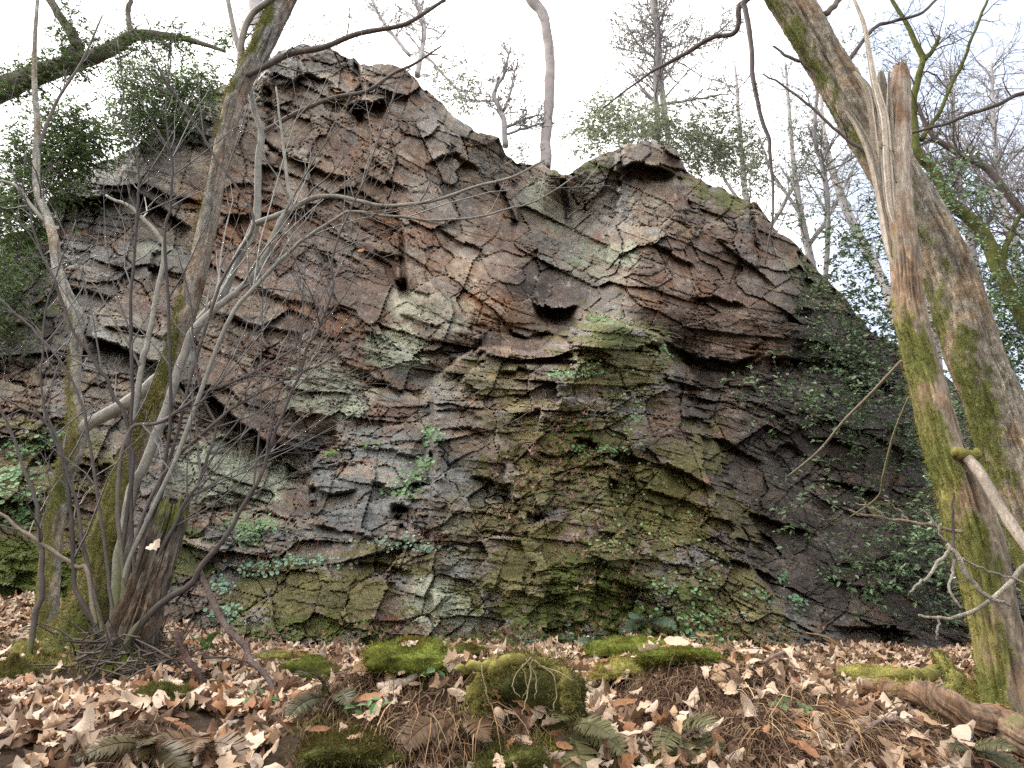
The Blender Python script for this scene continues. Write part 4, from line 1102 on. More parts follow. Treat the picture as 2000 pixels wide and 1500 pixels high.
def splinter(px, Y, col, thick=0.35, seed=0):
    p, r = path(px, Y, 10)
    b = Buf()
    k = 22
    th = np.arange(k) * 2 * np.pi / k
    tg = np.gradient(p, axis=0); tg /= np.linalg.norm(tg, axis=1, keepdims=True)
    a = np.cross(np.array([[0, 1.0, 0]]), tg); a /= np.linalg.norm(a, axis=1, keepdims=True)
    bb = np.cross(tg, a)
    jj = 1 + 0.75 * (hsh(np.arange(k)[None] + 0 * np.arange(len(p))[:, None], np.zeros((len(p), k)) + seed) - 0.5) + 0.1 * fbm(np.arange(k)[None] * 1.7 + 0 * p[:, :1], p[:, 2:] * 6 + 0 * th[None], None, 2, seed)
    v_ = p[:, None] + (r[:, None] * jj)[..., None] * (np.cos(th)[None, :, None] * a[:, None] + thick * 2 * np.sin(th)[None, :, None] * bb[:, None])
    i = np.arange(len(p) - 1)[:, None] * k; j = np.arange(k)[None]; kk = (j + 1) % k
    q_ = np.stack([i + j, i + kk, i + k + kk, i + k + j], -1).reshape(-1, 4)
    cc = np.asarray(col) * (0.5 + 0.8 * hsh(np.arange(k) // 2, np.arange(k) * 0 + seed))[None, :, None] * np.ones((len(p), 1, 1))
    b.add(v_.reshape(-1, 3), q_, [[(len(p) - 1) * k, (len(p) - 1) * k + x, (len(p) - 1) * k + x + 1] for x in range(1, k - 1)], cc.reshape(-1, 3))
    return b.build('splinter', M_WOOD, SN, False)
splinter([(1752, 490, 2), (1742, 450, 8), (1732, 380, 12), (1730, 300, 11), (1726, 220, 11), (1722, 165, 9), (1721, 142, 5)], 4.10, W_PALE * 0.5, 0.5, 1)
splinter([(1752, 450, 2), (1740, 405, 7), (1733, 320, 8), (1728, 240, 7), (1716, 190, 6), (1706, 150, 4.5), (1694, 80, 3.4), (1686, 42, 3), (1667, -5, 2)], 4.0, W_PALE * 1.05, 0.5, 2)
splinter([(1756, 545, 2), (1742, 500, 7), (1733, 450, 9), (1718, 370, 8), (1706, 320, 7), (1686, 268, 6), (1660, 225, 4), (1634, 198, 1.5)], 4.06, W_PALE * 0.9, 0.5, 3)
splinter([(1744, 420, 2), (1730, 370, 6), (1717, 330, 8), (1707, 250, 7), (1700, 200, 6.5), (1690, 170, 6), (1668, 142, 3)], 4.16, W_PALE * 1.0, 0.6, 4)
splinter([(1752, 430, 1.5), (1744, 390, 5), (1740, 330, 6), (1738, 250, 5), (1737, 190, 4), (1736, 140, 1.5)], 4.02, W_PALE * 0.8, 0.6, 5)
splinter([(1748, 360, 5), (1736, 300, 5), (1720, 285, 3), (1716, 275, 1)], 4.0, W_PALE * 1.1, 0.6, 6)
# collar and snapped branch
limb([(1862, 880, 11), (1885, 890, 12), (1905, 888, 11), (1910, 884, 6)], 3.9, SN, M_MOSS, B_MOSSY, rng, 'branch_collar', 10, 5, 0.01)
p, r = limb([(1888, 893, 10), (1915, 925, 10), (1950, 985, 10), (1990, 1045, 11), (2040, 1110, 11)], (3.9, 3.6), SN, M_WOOD, np.array([.30, .25, .20]), rng)
# dead bare branches in front of the trunk
DB = thing('dead_branch', P(1900, 1150, 2.8), 'bare pale branch curling left in front of the broken trunk', 'branch', 'pale dead branches hanging by the broken trunk')
tw = []
p, r = limb([(2060, 1030, 5.5), (2020, 1085, 5.1), (1985, 1125, 5.1), (1945, 1163, 4.7), (1910, 1190, 4.2), (1870, 1203, 3.6), (1830, 1206, 3.1), (1796, 1203, 2.3)], 3.6, DB, M_BARK, np.array([.36, .32, .25]), rng, wob=0.012)
limb([(1836, 1206, 2.3), (1831, 1230, 2.2), (1829, 1250, 1.9)], 3.6, DB, M_BARK, np.array([.33, .3, .24]), rng, wob=0.012)
DB2 = thing('dead_branch', P(1905, 1100, 2.8), 'bare pale branch with three prongs hooking down across the broken trunk', 'branch', 'pale dead branches hanging by the broken trunk')
limb([(1848, 1063, 4.3), (1868, 1085, 4.7), (1888, 1120, 4.7), (1910, 1150, 4.3), (1940, 1168, 3.9), (1968, 1180, 2.7)], 3.55, DB2, M_BARK, np.array([.40, .36, .29]), rng, wob=0.012)
limb([(1856, 1070, 3.5), (1832, 1100, 3.4), (1805, 1130, 3.1), (1777, 1158, 2.3)], 3.55, DB2, M_BARK, np.array([.38, .34, .27]), rng, wob=0.012)
limb([(1868, 1092, 3.0), (1858, 1130, 2.8), (1860, 1165, 2.5), (1878, 1189, 1.9)], 3.5, DB2, M_BARK, np.array([.36, .32, .26]), rng, wob=0.012)
limb([(1880, 1092, 2.5), (1940, 1118, 2.3), (2010, 1140, 2.0)], 3.5, DB2, M_BARK, np.array([.36, .32, .26]), rng, wob=0.012)
DB3 = thing('dead_branch', P(1780, 1020, 3.0), 'thin twiggy dead branch reaching left above the three pronged one', 'branch', 'pale dead branches hanging by the broken trunk')
p, r = limb([(1880, 1040, 3.5), (1830, 1028, 3.1), (1775, 1018, 2.7), (1720, 1011, 2.2), (1660, 998, 1.4)], 3.9, DB3, M_BARK, np.array([.30, .22, .17]), rng, wob=0.012)
limb([(1775, 1018, 2.0), (1755, 995, 1.9), (1732, 978, 1.2)], 3.9, DB3, M_BARK, np.array([.30, .24, .2]), rng, wob=0.012)
limb([(1730, 1012, 1.9), (1700, 990, 1.7), (1672, 984, 1.1)], 3.9, DB3, M_BARK, np.array([.30, .24, .2]), rng, wob=0.012)
limb([(1850, 1062, 2.2), (1830, 1030, 2.0), (1805, 993, 1.4)], 3.85, DB3, M_BARK, np.array([.30, .24, .2]), rng, wob=0.012)
limb([(1862, 1110, 3.1), (1862, 1050, 2.8), (1860, 1000, 2.3), (1862, 960, 1.6)], 3.8, DB3, M_WOOD, B_DARK * 1.5, rng, wob=0.012)
# rope-like stems that hang from the holly on the right
VN = thing('hanging_stem', P(1720, 850, 6.5), 'long bare stem slanting down from the leaning tree across the holly', 'branch')
limb([(1760, 705, 3), (1700, 770, 3), (1650, 820, 2.8), (1600, 880, 2.4), (1540, 930, 2)], (5.5, 7.5), VN, M_TWIG, np.array([.2, .17, .12]), rng, 'stem')
limb([(1775, 775, 2.4), (1745, 850, 2.2), (1725, 930, 2.2), (1715, 970, 1.8), (1660, 1010, 1.4)], (5.5, 7.5), VN, M_TWIG, np.array([.2, .19, .10]), rng, 'stem')

# ------------------------------------------------------------------ trees beyond the cliff
def bare_tree(px, Y, label, group, name='bare_tree', col=B_BROWN, limbs=(), ntw=14, tl=1.2, lv=3, seed=1, up=0.15, twc=None, rmin=0.008, mat=None, drop=True, flat=0.6, droop=0.0):
    r_ = np.random.default_rng(seed)
    y0 = Y[0] if isinstance(Y, tuple) else Y
    b_ = P(px[0][0], px[0][1], y0)
    T_ = thing(name, b_, label, 'tree', group)
    mat = mat or M_BARK_FAR
    p, r = limb(px, Y, T_, mat, col, r_, 'trunk', 9, 6, 0.03)
    tw = []
    ntw = int(ntw * 1.5)
    sprout(tw, p, r, r_, ntw, tl, lv, up, (0.5, 1.2), 0.5, 0.25, 0.22, flat, rmin, 1.0, 4, droop)
    for lp in limbs:
        p, r = limb(lp, Y, T_, mat, col, r_, 'branch', 7, 6, 0.03)
        sprout(tw, p, r, r_, max(4, ntw // 2), tl * 0.8, lv, up, (0.5, 1.2), 0.5, 0.2, 0.22, flat, rmin, 1.0, 4, droop)
    twigs_obj(tw, T_, mat, np.asarray(twc if twc is not None else col), r_)
    return T_
GT = 'bare trees beyond the cliff'
FAR = np.array([.38, .355, .35])  # bark paled: the backlit veil over the skyline is put into its colour
T_ = bare_tree([(1065, 330, 11.5), (1066, 300, 11), (1068, 262, 10.5), (1072, 192, 10), (1075, 122, 10), (1070, 70, 9.5), (1059, 28, 10), (1035, -5, 11), (1010, -60, 10)], 12.6, 'tall pale curved trunk standing alone in the notch of the cliff top', GT, col=np.array([.30, .27, .26]), ntw=9, tl=0.9, lv=2, seed=3, rmin=0.004)
bare_tree([(988, 285, 6), (984, 240, 5.5), (975, 215, 5), (966, 180, 4), (985, 140, 3), (998, 90, 1.6)], 12.6, 'small leafy dark tree just left of the pale curved trunk', GT, col=FAR * 0.7, ntw=20, tl=1.0, lv=3, seed=4, limbs=[[(984, 250, 3.5), (1020, 235, 3), (1058, 222, 1.6)], [(984, 215, 3), (1000, 170, 2.4), (1010, 120, 1.4)], [(985, 262, 3), (1030, 250, 2.4), (1062, 238, 1.4)]])
bare_tree([(1285, 270, 6), (1284, 215, 5.5), (1280, 160, 5.2), (1284, 80, 5), (1272, -10, 4)], 13.5, 'dark upright pine trunk with whorled side twigs above the right hand summit', GT, col=FAR * 0.65, ntw=30, tl=1.8, lv=3, seed=5, up=0.05)
bare_tree([(1305, 270, 6.5), (1296, 212, 6), (1288, 110, 5.5), (1282, 50, 5), (1278, -20, 4)], 13.8, 'slightly thicker pine trunk right beside the dark upright one', GT, col=FAR * 0.8, ntw=30, tl=2.0, lv=3, seed=6, up=0.05, limbs=[[(1290, 130, 4), (1330, 110, 3.4), (1380, 80, 2.6), (1430, 40, 1.6)], [(1292, 205, 3.5), (1350, 195, 2.6), (1410, 185, 1.4)], [(1286, 120, 3), (1250, 90, 2.2), (1220, 40, 1.4)]])
bare_tree([(815, 150, 6), (822, 105, 5), (828, 60, 4.5), (820, 20, 3.6), (800, -30, 3)], 13.5, 'thin pale tree on the left summit whose twigs spread over the drop', GT, col=FAR * 1.05, ntw=26, tl=1.7, lv=3, seed=7, limbs=[[(800, 110, 4), (770, 70, 3.6), (740, 30, 3), (722, -20, 2)], [(824, 100, 3), (870, 150, 2.4), (910, 200, 1.4)]])
bare_tree([(520, 130, 12), (512, 90, 13), (503, 30, 14), (496, -40, 14)], 13.0, 'broad grey trunk half hidden behind the mossy tree on the left summit', GT, col=FAR * 1.05, ntw=10, tl=1.5, lv=3, seed=8)
bare_tree([(1610, 620, 5), (1614, 515, 5), (1616, 385, 5), (1606, 315, 4.6), (1590, 273, 4), (1597, 154, 3), (1600, 60, 2)], 14.5, 'slim dark trunk just left of the leaning tree', GT, col=FAR * 0.5, ntw=34, tl=1.7, lv=3, seed=9)
bare_tree([(1750, 640, 9), (1735, 580, 9), (1713, 525, 9), (1685, 472, 8.5), (1643, 385, 8), (1610, 270, 6), (1600, 180, 4)], 15.5, 'pale trunk leaning left seen under the leaning tree', GT, col=FAR * 1.25, ntw=22, tl=1.8, lv=3, seed=10)
bare_tree([(2150, 1330, 24), (2130, 1080, 20), (2100, 900, 18), (2060, 760, 16), (2010, 640, 15), (1955, 535, 14), (1930, 475, 13), (1900, 434, 12), (1860, 402, 11), (1825, 335, 10), (1792, 300, 8), (1785, 240, 7), (1783, 196, 6.5), (1795, 150, 6), (1802, 118, 5.5), (1783, 77, 5), (1760, 30, 4), (1734, -10, 3)], 7.6, 'crooked tree with bright green moss on its limbs, right of the broken trunk', None, 'mossy_limbed_tree', np.array([.085, .09, .03]), ntw=14, tl=1.2, lv=3, seed=11, twc=B_DARK * 2, rmin=0.003, mat=M_MOSS,
          limbs=[[(1802, 118, 5), (1822, 98, 4.4), (1835, 70, 3.4)], [(1800, 272, 5), (1825, 238, 4), (1860, 164, 3.4), (1895, 87, 3), (1932, -10, 2.4)], [(1955, 535, 7), (1965, 480, 6), (1990, 430, 5), (2040, 380, 4)]])
bare_tree([(2260, 1280, 20), (2240, 900, 16), (2190, 680, 12), (2120, 560, 10), (2060, 460, 9), (2000, 416, 8), (1947, 353, 7), (1912, 322, 6.5), (1860, 294, 6), (1818, 259, 4.5), (1790, 200, 3)], 9.0, 'dark tree with a long limb slanting down from upper left at the right edge', GT, col=B_DARK * 2.2, ntw=44, tl=1.5, lv=3, seed=12, rmin=0.0035)
bare_tree([(2330, 1360, 22), (2340, 900, 20), (2320, 400, 15), (2240, 190, 9), (2110, 150, 4), (2050, 165, 4), (2000, 182, 4), (1947, 206, 3.8), (1895, 220, 3.5), (1846, 245, 3), (1779, 262, 2.2)], 6.5, 'smooth dark bough reaching in from the right edge to the broken trunk', None, 'overhanging_bough', B_DARK * 2, ntw=9, tl=0.7, lv=2, seed=13, rmin=0.003)
for i_, (a_, y_, lab) in enumerate([(1880, 13, 'tangled twiggy tree behind the mossy limbed one'), (1960, 12, 'dense twiggy tree at the right edge of the picture'), (2080, 14, 'twiggy tree crossing the right edge of the picture'), (1780, 17, 'faint twiggy tree far back between the two big trunks'), (1560, 17, 'faint twiggy tree behind the right slope of the cliff'), (1460, 16, 'faint twiggy tree at the foot of the blue gap of sky')]):
    bare_tree([(a_ + 60, 800, 9), (a_ + 40, 600, 8), (a_ + 10, 450, 7), (a_ - 10, 330, 5), (a_ - 20, 200, 3.4), (a_ - 25, 120, 2)], y_, lab, GT, col=FAR * (0.7 + 0.12 * (i_ % 3)), ntw=(40, 44, 30, 30, 20, 16)[i_], tl=2.1, lv=3, seed=60 + i_, up=0.10, rmin=0.005,
              limbs=[[(a_ + 20, 480, 5), (a_ + 70, 400, 4), (a_ + 120, 300, 2.4)], [(a_ + 5, 420, 4), (a_ - 50, 340, 3), (a_ - 80, 260, 2)]])
bare_tree([(-200, 900, 28), (-190, 640, 24), (-200, 400, 24), (-170, 240, 24), (-80, 200, 23), (0, 175, 23), (42, 154, 21), (115, 133, 18), (168, 115, 15), (217, 94, 13), (259, 72, 11), (315, 70, 8), (367, 78, 6), (440, 104, 3)], 8.2, 'thick ivy clad limb sweeping in from the upper left edge', None, 'ivy_clad_tree', np.array([.13, .115, .09]), ntw=16, tl=0.9, lv=3, seed=20, rmin=0.003,
          limbs=[[(120, 132, 12), (148, 100, 12), (150, 80, 11), (133, 52, 9), (98, 0, 8), (80, -40, 7)], [(259, 72, 6), (250, 20, 5), (262, -30, 4)], [(300, 70, 5), (330, 90, 3.5), (328, 110, 2)]])
IVY = COL.objects.get('ivy_clad_tree') or [o for o in COL.objects if o.name.startswith('ivy_clad_tree')][0]

# ------------------------------------------------------------------ evergreen foliage
def sprays(zones, rng, n, leaf, col, jit=0.5, drop=0.35, length=0.5, k=14, depth=0.5, fill=1.0, on_cliff=False, lift=0.35, stemc=B_DARK * 1.3):
    """leafy sprays: a thin curved stem with leaves in two rows; zones = (px, py, rx, ry, depth, weight)"""
    lb, sb = Buf(), Buf()
    wts = np.array([z[5] for z in zones], float); wts /= wts.sum()
    pos_a, nrm_a, spin_a, sz_a, col_a = [], [], [], [], []
    for _ in range(n):
        z = zones[rng.choice(len(zones), p=wts)]
        for _t in range(20):
            a, b_ = rng.uniform(-1, 1, 2)
            if a * a + b_ * b_ < 1: break
        px, py = z[0] + a * z[2], z[1] + b_ * z[3]
        if on_cliff:
            p0, _n, _d = cliff_at(px, py)
            p0 = p0[0] + np.array([0, -rng.uniform(0.02, lift), 0])
        else:
            p0 = P(px, py, z[4] + depth * rng.uniform(-1, 1) * math.sqrt(max(0.05, 1 - a * a - b_ * b_)))
        d = rng.normal(size=3) * np.array([1, 0.7, 0.6]); d /= np.linalg.norm(d)
        le = length * rng.uniform(0.5, 1.2)
        pts = [p0]
        for s in range(5):
            d = d + rng.normal(size=3) * 0.18 + np.array([0, 0, -drop * 0.25]); d /= np.linalg.norm(d)
            pts.append(pts[-1] + d * le / 5)
        pts = np.array(pts)
        tube(sb, pts, np.linspace(0.004, 0.0015, 6), 3, stemc, False)
        m = max(4, int(k * le / length))
        t = rng.uniform(0.1, 1, m) * 5
        i = np.minimum(t.astype(int), 4); f = (t - i)[:, None]
        pp = pts[i] * (1 - f) + pts[i + 1] * f
        tg = pts[i + 1] - pts[i]; tg /= np.linalg.norm(tg, axis=1, keepdims=True)
        side = np.cross(tg, np.array([0.1, -0.3, 1.0])); side /= np.linalg.norm(side, axis=1, keepdims=True) + 1e-9
        ld = side * rng.choice([-1, 1], (m, 1)) + tg * rng.uniform(0.1, 0.9, (m, 1)) + rng.normal(size=(m, 3)) * 0.35
        nr = np.array([0, -0.35, 0.9]) + rng.normal(size=(m, 3)) * 0.5
        ld /= np.linalg.norm(ld, axis=1, keepdims=True)
        nr -= ld * (nr * ld).sum(1, keepdims=True); nr /= np.linalg.norm(nr, axis=1, keepdims=True) + 1e-9
        pos_a.append(pp); nrm_a.append(nr); spin_a.append(ld)
        sz_a.append(leaf * rng.uniform(0.6, 1.25, m)); col_a.append(np.asarray(col) * rng.uniform(1 - jit, 1 + jit, (m, 1)) * np.array([1, 1, 1]) + rng.random((m, 1)) * np.array([.012, .008, 0]))
    pos, nr, sp = np.vstack(pos_a), np.vstack(nrm_a), np.vstack(spin_a)
    R = np.stack([sp, np.cross(nr, sp), nr], -1)
    scatter(lb, GL_V, GL_Q, GL_T, pos, R, np.concatenate(sz_a), np.vstack(col_a))
    return lb, sb
def bush(name, label, cat, group, zones, seed, n, leaf, col, mat=M_LEAF, parent=None, loc=None, **kw):
    r_ = np.random.default_rng(seed)
    lb, sb = sprays(zones, r_, int(n * (0.62 if kw.get('on_cliff') else 1.0)), leaf, col, **kw)
    if parent is None:
        parent = thing(name, loc if loc is not None else P(zones[0][0], zones[0][1] + zones[0][3], zones[0][4]), label, cat, group)
    tag(lb.build('leaves', mat, parent, False), None, None, None, 'stuff')
    tag(sb.build('stems', M_TWIG, parent, False), None, None, None, 'stuff')
    return parent
HOL = np.array([.105, .165, .075])
GH = 'holly bushes on the dark right flank of the cliff'
bush('holly_bush', 'dark glossy holly bush highest on the right flank beside the broken trunk', 'bush', GH, [(1680, 670, 80, 60, 9, 1), (1620, 700, 70, 50, 9, .7), (1740, 640, 40, 60, 8, .6), (1600, 560, 40, 40, 10, .25)], 1, 494, 0.085, HOL, on_cliff=True, lift=1.5)
bush('holly_bush', 'widest holly bush halfway down the dark right flank', 'bush', GH, [(1690, 830, 110, 90, 9, 1), (1580, 790, 80, 70, 9, .6), (1760, 900, 50, 100, 8, .7), (1470, 800, 80, 30, 9, .18)], 2, 598, 0.08, HOL, on_cliff=True, lift=1.5)
bush('holly_bush', 'sparse low holly bush near the ground left of the broken trunk', 'bush', GH, [(1760, 1060, 90, 70, 8.5, 1), (1680, 1120, 90, 60, 8.5, .6), (1790, 1180, 60, 60, 8, .4), (1580, 1000, 80, 60, 8.5, .35)], 3, 442, 0.07, HOL, on_cliff=True, lift=1.2)
bush('holly_bush', 'holly showing between and right of the two big trunks', 'bush', GH, [(1960, 640, 70, 120, 8, 1), (1900, 800, 50, 200, 8, .8), (2020, 850, 80, 200, 8, .8), (1880, 1000, 60, 120, 7.6, .6), (1990, 560, 50, 90, 8, .6)], 4, 1092, 0.06, HOL * 1.1, depth=0.8)
bush('holly_bush', 'loose leafy sprays hanging against the sky left of the broken trunk', 'bush', GH, [(1690, 480, 60, 50, 9.5, 1), (1600, 440, 60, 30, 9.5, .35), (1560, 290, 40, 60, 10, .25), (1640, 570, 60, 50, 9.5, .8), (1720, 400, 40, 40, 9, .6)], 5, 312, 0.058, HOL, depth=0.5)
bush('ivy_clump', 'ivy leaves clustered on the sky side of the leaning tree', 'ivy', None, [(1850, 350, 40, 40, 6, 1), (1880, 430, 40, 50, 6, .8), (1935, 560, 40, 60, 6, .6)], 6, 119, 0.055, HOL * 1.5, depth=0.3)
GL = 'dark evergreens on the left shoulder of the cliff'
LG = np.array([.095, .155, .045])
bush('holly_bush', 'tall evergreen bush at the far left edge below the ivy clad limb', 'bush', GL, [(110, 270, 80, 70, 8.9, 1), (60, 350, 90, 70, 8.7, 1), (30, 420, 60, 60, 8.5, .6), (170, 280, 40, 50, 9, .6), (10, 560, 60, 80, 8, .4)], 7, 1458, 0.062, LG, M_LEAF_LIT, depth=0.5)
bush('holly_bush', 'rounded evergreen bush on the rim right of the far left one', 'bush', GL, [(310, 200, 70, 60, 9.9, 1), (260, 240, 40, 50, 9.7, .8), (370, 180, 50, 40, 10, .5), (270, 150, 50, 40, 9.8, .5), (400, 150, 30, 30, 10, .2)], 8, 1016, 0.06, LG, M_LEAF_LIT, depth=0.5)
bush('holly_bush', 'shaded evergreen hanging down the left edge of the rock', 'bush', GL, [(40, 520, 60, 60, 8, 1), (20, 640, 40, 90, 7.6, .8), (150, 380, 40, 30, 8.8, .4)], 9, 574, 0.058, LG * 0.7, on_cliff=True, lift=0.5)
bush('', '', '', None, [(30, 160, 60, 30, 8.1, 1), (130, 125, 60, 24, 8.1, 1), (220, 90, 60, 24, 8.1, .8), (130, 60, 24, 60, 8.1, .7), (310, 75, 60, 24, 8.1, .5), (420, 90, 60, 40, 8.4, .4)], 10, 663, 0.05, LG * 0.8, M_LEAF_LIT, parent=IVY, depth=0.3, length=0.3)
GP = 'pale evergreen bushes on the cliff top'
FG = np.array([.22, .25, .155])
bush('cliff_top_bush', 'round pale bush on the rim between the notch and the right summit', 'bush', GP, [(1175, 240, 45, 45, 13.5, 1), (1210, 215, 40, 35, 13.5, .7), (1150, 270, 40, 30, 13.2, .5), (1240, 250, 40, 30, 13, .6)], 12, 494, 0.075, FG, M_LEAF_FAR, depth=0.6, stemc=FAR)
bush('cliff_top_bush', 'large grey green bush behind the right summit', 'bush', GP, [(1400, 260, 60, 60, 14, 1), (1370, 300, 60, 50, 14, 1), (1440, 300, 50, 50, 14, .8), (1330, 270, 40, 40, 13.5, .4), (1470, 340, 30, 40, 13.5, .3)], 13, 858, 0.075, FG * 0.85, M_LEAF_FAR, depth=0.8, stemc=FAR)
bush('cliff_top_bush', 'low bush at the foot of the two pine trunks', 'bush', GP, [(1290, 240, 40, 40, 13, 1), (1260, 265, 40, 20, 12.6, .6)], 14, 286, 0.07, FG, M_LEAF_FAR, depth=0.4, stemc=FAR)
bush('cliff_top_bush', 'sparse bush clinging to the right shoulder of the left summit', 'bush', GP, [(880, 190, 40, 40, 12.6, 1), (910, 150, 30, 40, 12.6, .6), (960, 190, 50, 40, 13, .5), (850, 130, 40, 30, 13, .4), (1010, 300, 20, 24, 12.4, .5)], 15, 234, 0.06, FG * 0.9, M_LEAF_FAR, depth=0.5, stemc=FAR)
bush('pine_foliage', 'soft needle foliage high between the pine trunks and the leaning tree', 'tree', None, [(1240, 60, 60, 60, 14, .8), (1330, 60, 70, 60, 14, .8), (1560, 220, 40, 50, 15, .5), (1590, 330, 50, 60, 15, .9), (1660, 300, 40, 80, 15, .6), (1880, 200, 90, 60, 13, .5), (1700, 90, 70, 40, 13, .4), (660, 60, 60, 40, 13.5, .4)], 16, 780, 0.055, FG * 0.8, M_LEAF_FAR, depth=1.0, stemc=FAR * .8)
#--GROUND--
LAID = []
# ------------------------------------------------------------------ moss, boulders and roots on the bank
rng = np.random.default_rng(77)
def cushion(px, py, rx, rz, label, cat='moss', name='moss_cushion', group='moss cushions on the leafy bank', col=B_MOSSY, tufts=2500, seed=1, ry=None, up=0.0, Y=None):
    g = gpx(px, py) if Y is None else P(px, py, Y)
    m = rx * g[1] / F / 0.97
    o = mound(px, py, g[1], m, rz * g[1] / F, (ry or rx) * g[1] / F, col, name, None, M_MOSS, seed, 28, tufts, rng)
    cv = np.array([x.co for x in o.data.vertices][::5]) + np.array(g if False else [float(x) for x in o.location])
    pick = rng.choice(len(cv), max(2, int(rx / 9)), replace=False)
    LAID.extend(list(cv[pick]))
    return tag(o, label, cat, group)
BM = np.array([.080, .080, .024])
cushion(322, 1380, 52, 34, 'bright green moss cushion among pale leaves below the coppice stool', col=BM, seed=31, tufts=4500)
cushion(20, 1330, 40, 34, 'green moss cushion at the left edge below the mossy tree', col=BM, seed=32)
cushion(590, 1256, 32, 20, 'small yellow green moss cushion at the foot of the cliff, nearest the stump', col=BM, seed=33)
cushion(850, 1258, 60, 13, 'flat moss cushion against the pale slab at the cliff foot', col=BM * 0.9, seed=34)
cushion(915, 1278, 36, 16, 'moss pad on the rim above the hollow, left of its stone', col=BM, seed=35)
cushion(1230, 1272, 70, 24, 'deep green moss hummock under the mossy buttress', col=B_MOSS * 1.1, seed=36, tufts=4500)
cushion(1330, 1290, 70, 18, 'dark moss hummock at the right foot of the mossy buttress', col=B_MOSS, seed=37, tufts=3500)
cushion(1230, 1316, 60, 24, 'long yellowish moss pad on the rim right of the hollow', col=B_MOSSY * 1.2, seed=38)
cushion(1290, 1312, 22, 22, 'little upright moss knob right of the long moss pad', col=BM, seed=39, tufts=1500)
cushion(1690, 1330, 70, 26, 'mossy hump among leaves left of the fallen log', col=B_MOSSY, seed=40)
cushion(1910, 1400, 34, 60, 'leaning mossy stub at the foot of the broken trunk', col=B_MOSSY * 0.9, seed=41)
cushion(1975, 1450, 50, 40, 'green moss cushion where the broken trunk meets the ground', col=B_MOSSY, seed=42)
cushion(700, 1470, 90, 30, 'mossy hump at the lower edge below the thin fallen stick', col=BM * 0.8, seed=43, tufts=5000)
cushion(975, 1500, 90, 34, 'mossy mound at the bottom edge below the hollow', col=BM * 0.75, seed=44, tufts=5000)
cushion(610, 1320, 60, 26, 'dark moss under the leaf ledge left of the hollow', col=B_MOSS * 0.8, seed=45)
cushion(800, 1300, 90, 40, 'green moss curtain below the leaf ledge, left of the hollow stone', col=B_MOSS * 1.1, seed=46, tufts=3500)
cushion(420, 1235, 50, 34, 'moss hump between the rotten stump and the cliff', col=B_MOSS * 1.2, seed=47)
cushion(560, 1290, 50, 14, 'thin moss pad on the leaf ledge above the thin stick', col=B_MOSSY, seed=48)
# stone in the hollow
bo = gpx(1035, 1395)
o = mound(1035, 1385, bo[1] + 0.08, 0.17, 0.15, 0.15, np.array([.050, .052, .018]), 'mossy_boulder', None, M_MOSS, 52, 36, 2500, rng)
tag(o, 'rounded mossy stone sitting in the hollow under hanging roots', 'boulder')
RT = thing('root_arch', gpx(1040, 1330), 'moss covered roots arching over the stone in the hollow with pale rootlets hanging down', 'roots')
yb = bo[1] - 0.16
limb([(925, 1385, 14), (940, 1345, 15), (965, 1312, 14), (1010, 1296, 12), (1050, 1292, 12), (1090, 1308, 13), (1108, 1340, 14), (1112, 1385, 13)], yb, RT, M_MOSS, B_MOSSY * 1.1, rng, 'root', 10, 6, 0.03)
limb([(885, 1306, 8), (940, 1294, 10), (980, 1300, 9)], yb, RT, M_MOSS, B_MOSSY * 1.1, rng, 'root', 10, 6, 0.02)
for pts in ([(1040, 1285, 1.44), (1034, 1330, 1.32), (1025, 1370, 1.08), (1020, 1400, 0.72)], [(1038, 1285, 1.20), (1005, 1320, 1.08), (1000, 1345, 0.96), (1015, 1360, 0.72)], [(940, 1300, 1.08), (945, 1340, 0.96), (958, 1375, 0.60)],
            [(1045, 1290, 1.20), (1080, 1320, 1.08), (1086, 1350, 0.90), (1080, 1385, 0.60)], [(1030, 1285, 1.08), (1048, 1330, 0.96), (1044, 1365, 0.60)], [(1060, 1300, 0.84), (1100, 1318, 0.84), (1120, 1330, 0.60)], [(1020, 1295, 0.84), (1030, 1340, 0.72), (1022, 1362, 0.48)]):
    limb(pts, yb - 0.12, RT, M_STRAW, np.array([.30, .24, .15]), rng, 'rootlet', 5, 5, 0.006)

pr_ = path([(925, 1385, 14), (940, 1345, 15), (965, 1312, 14), (1010, 1296, 12), (1050, 1292, 12), (1090, 1308, 13), (1108, 1340, 14), (1112, 1385, 13)], yb, 12)
i_ = rng.integers(0, len(pr_[0]), 4000); q_ = rng.normal(size=(4000, 3)); q_ /= np.linalg.norm(q_, axis=1, keepdims=True)
b = Buf()
scatter(b, MB_V, None, MB_T, pr_[0][i_] + q_ * pr_[1][i_][:, None] * 1.1 + rng.normal(size=(4000, 3)) * .018, frames(q_ + rng.normal(size=(4000, 3)) * .5 + np.array([0, 0, -.3]), rng), rng.uniform(.006, .016, 4000), B_MOSSY * .7 * rng.uniform(.5, 1.5, (4000, 1)))
tag(b.build('moss', M_TUFT, RT), None, None, None, 'stuff')
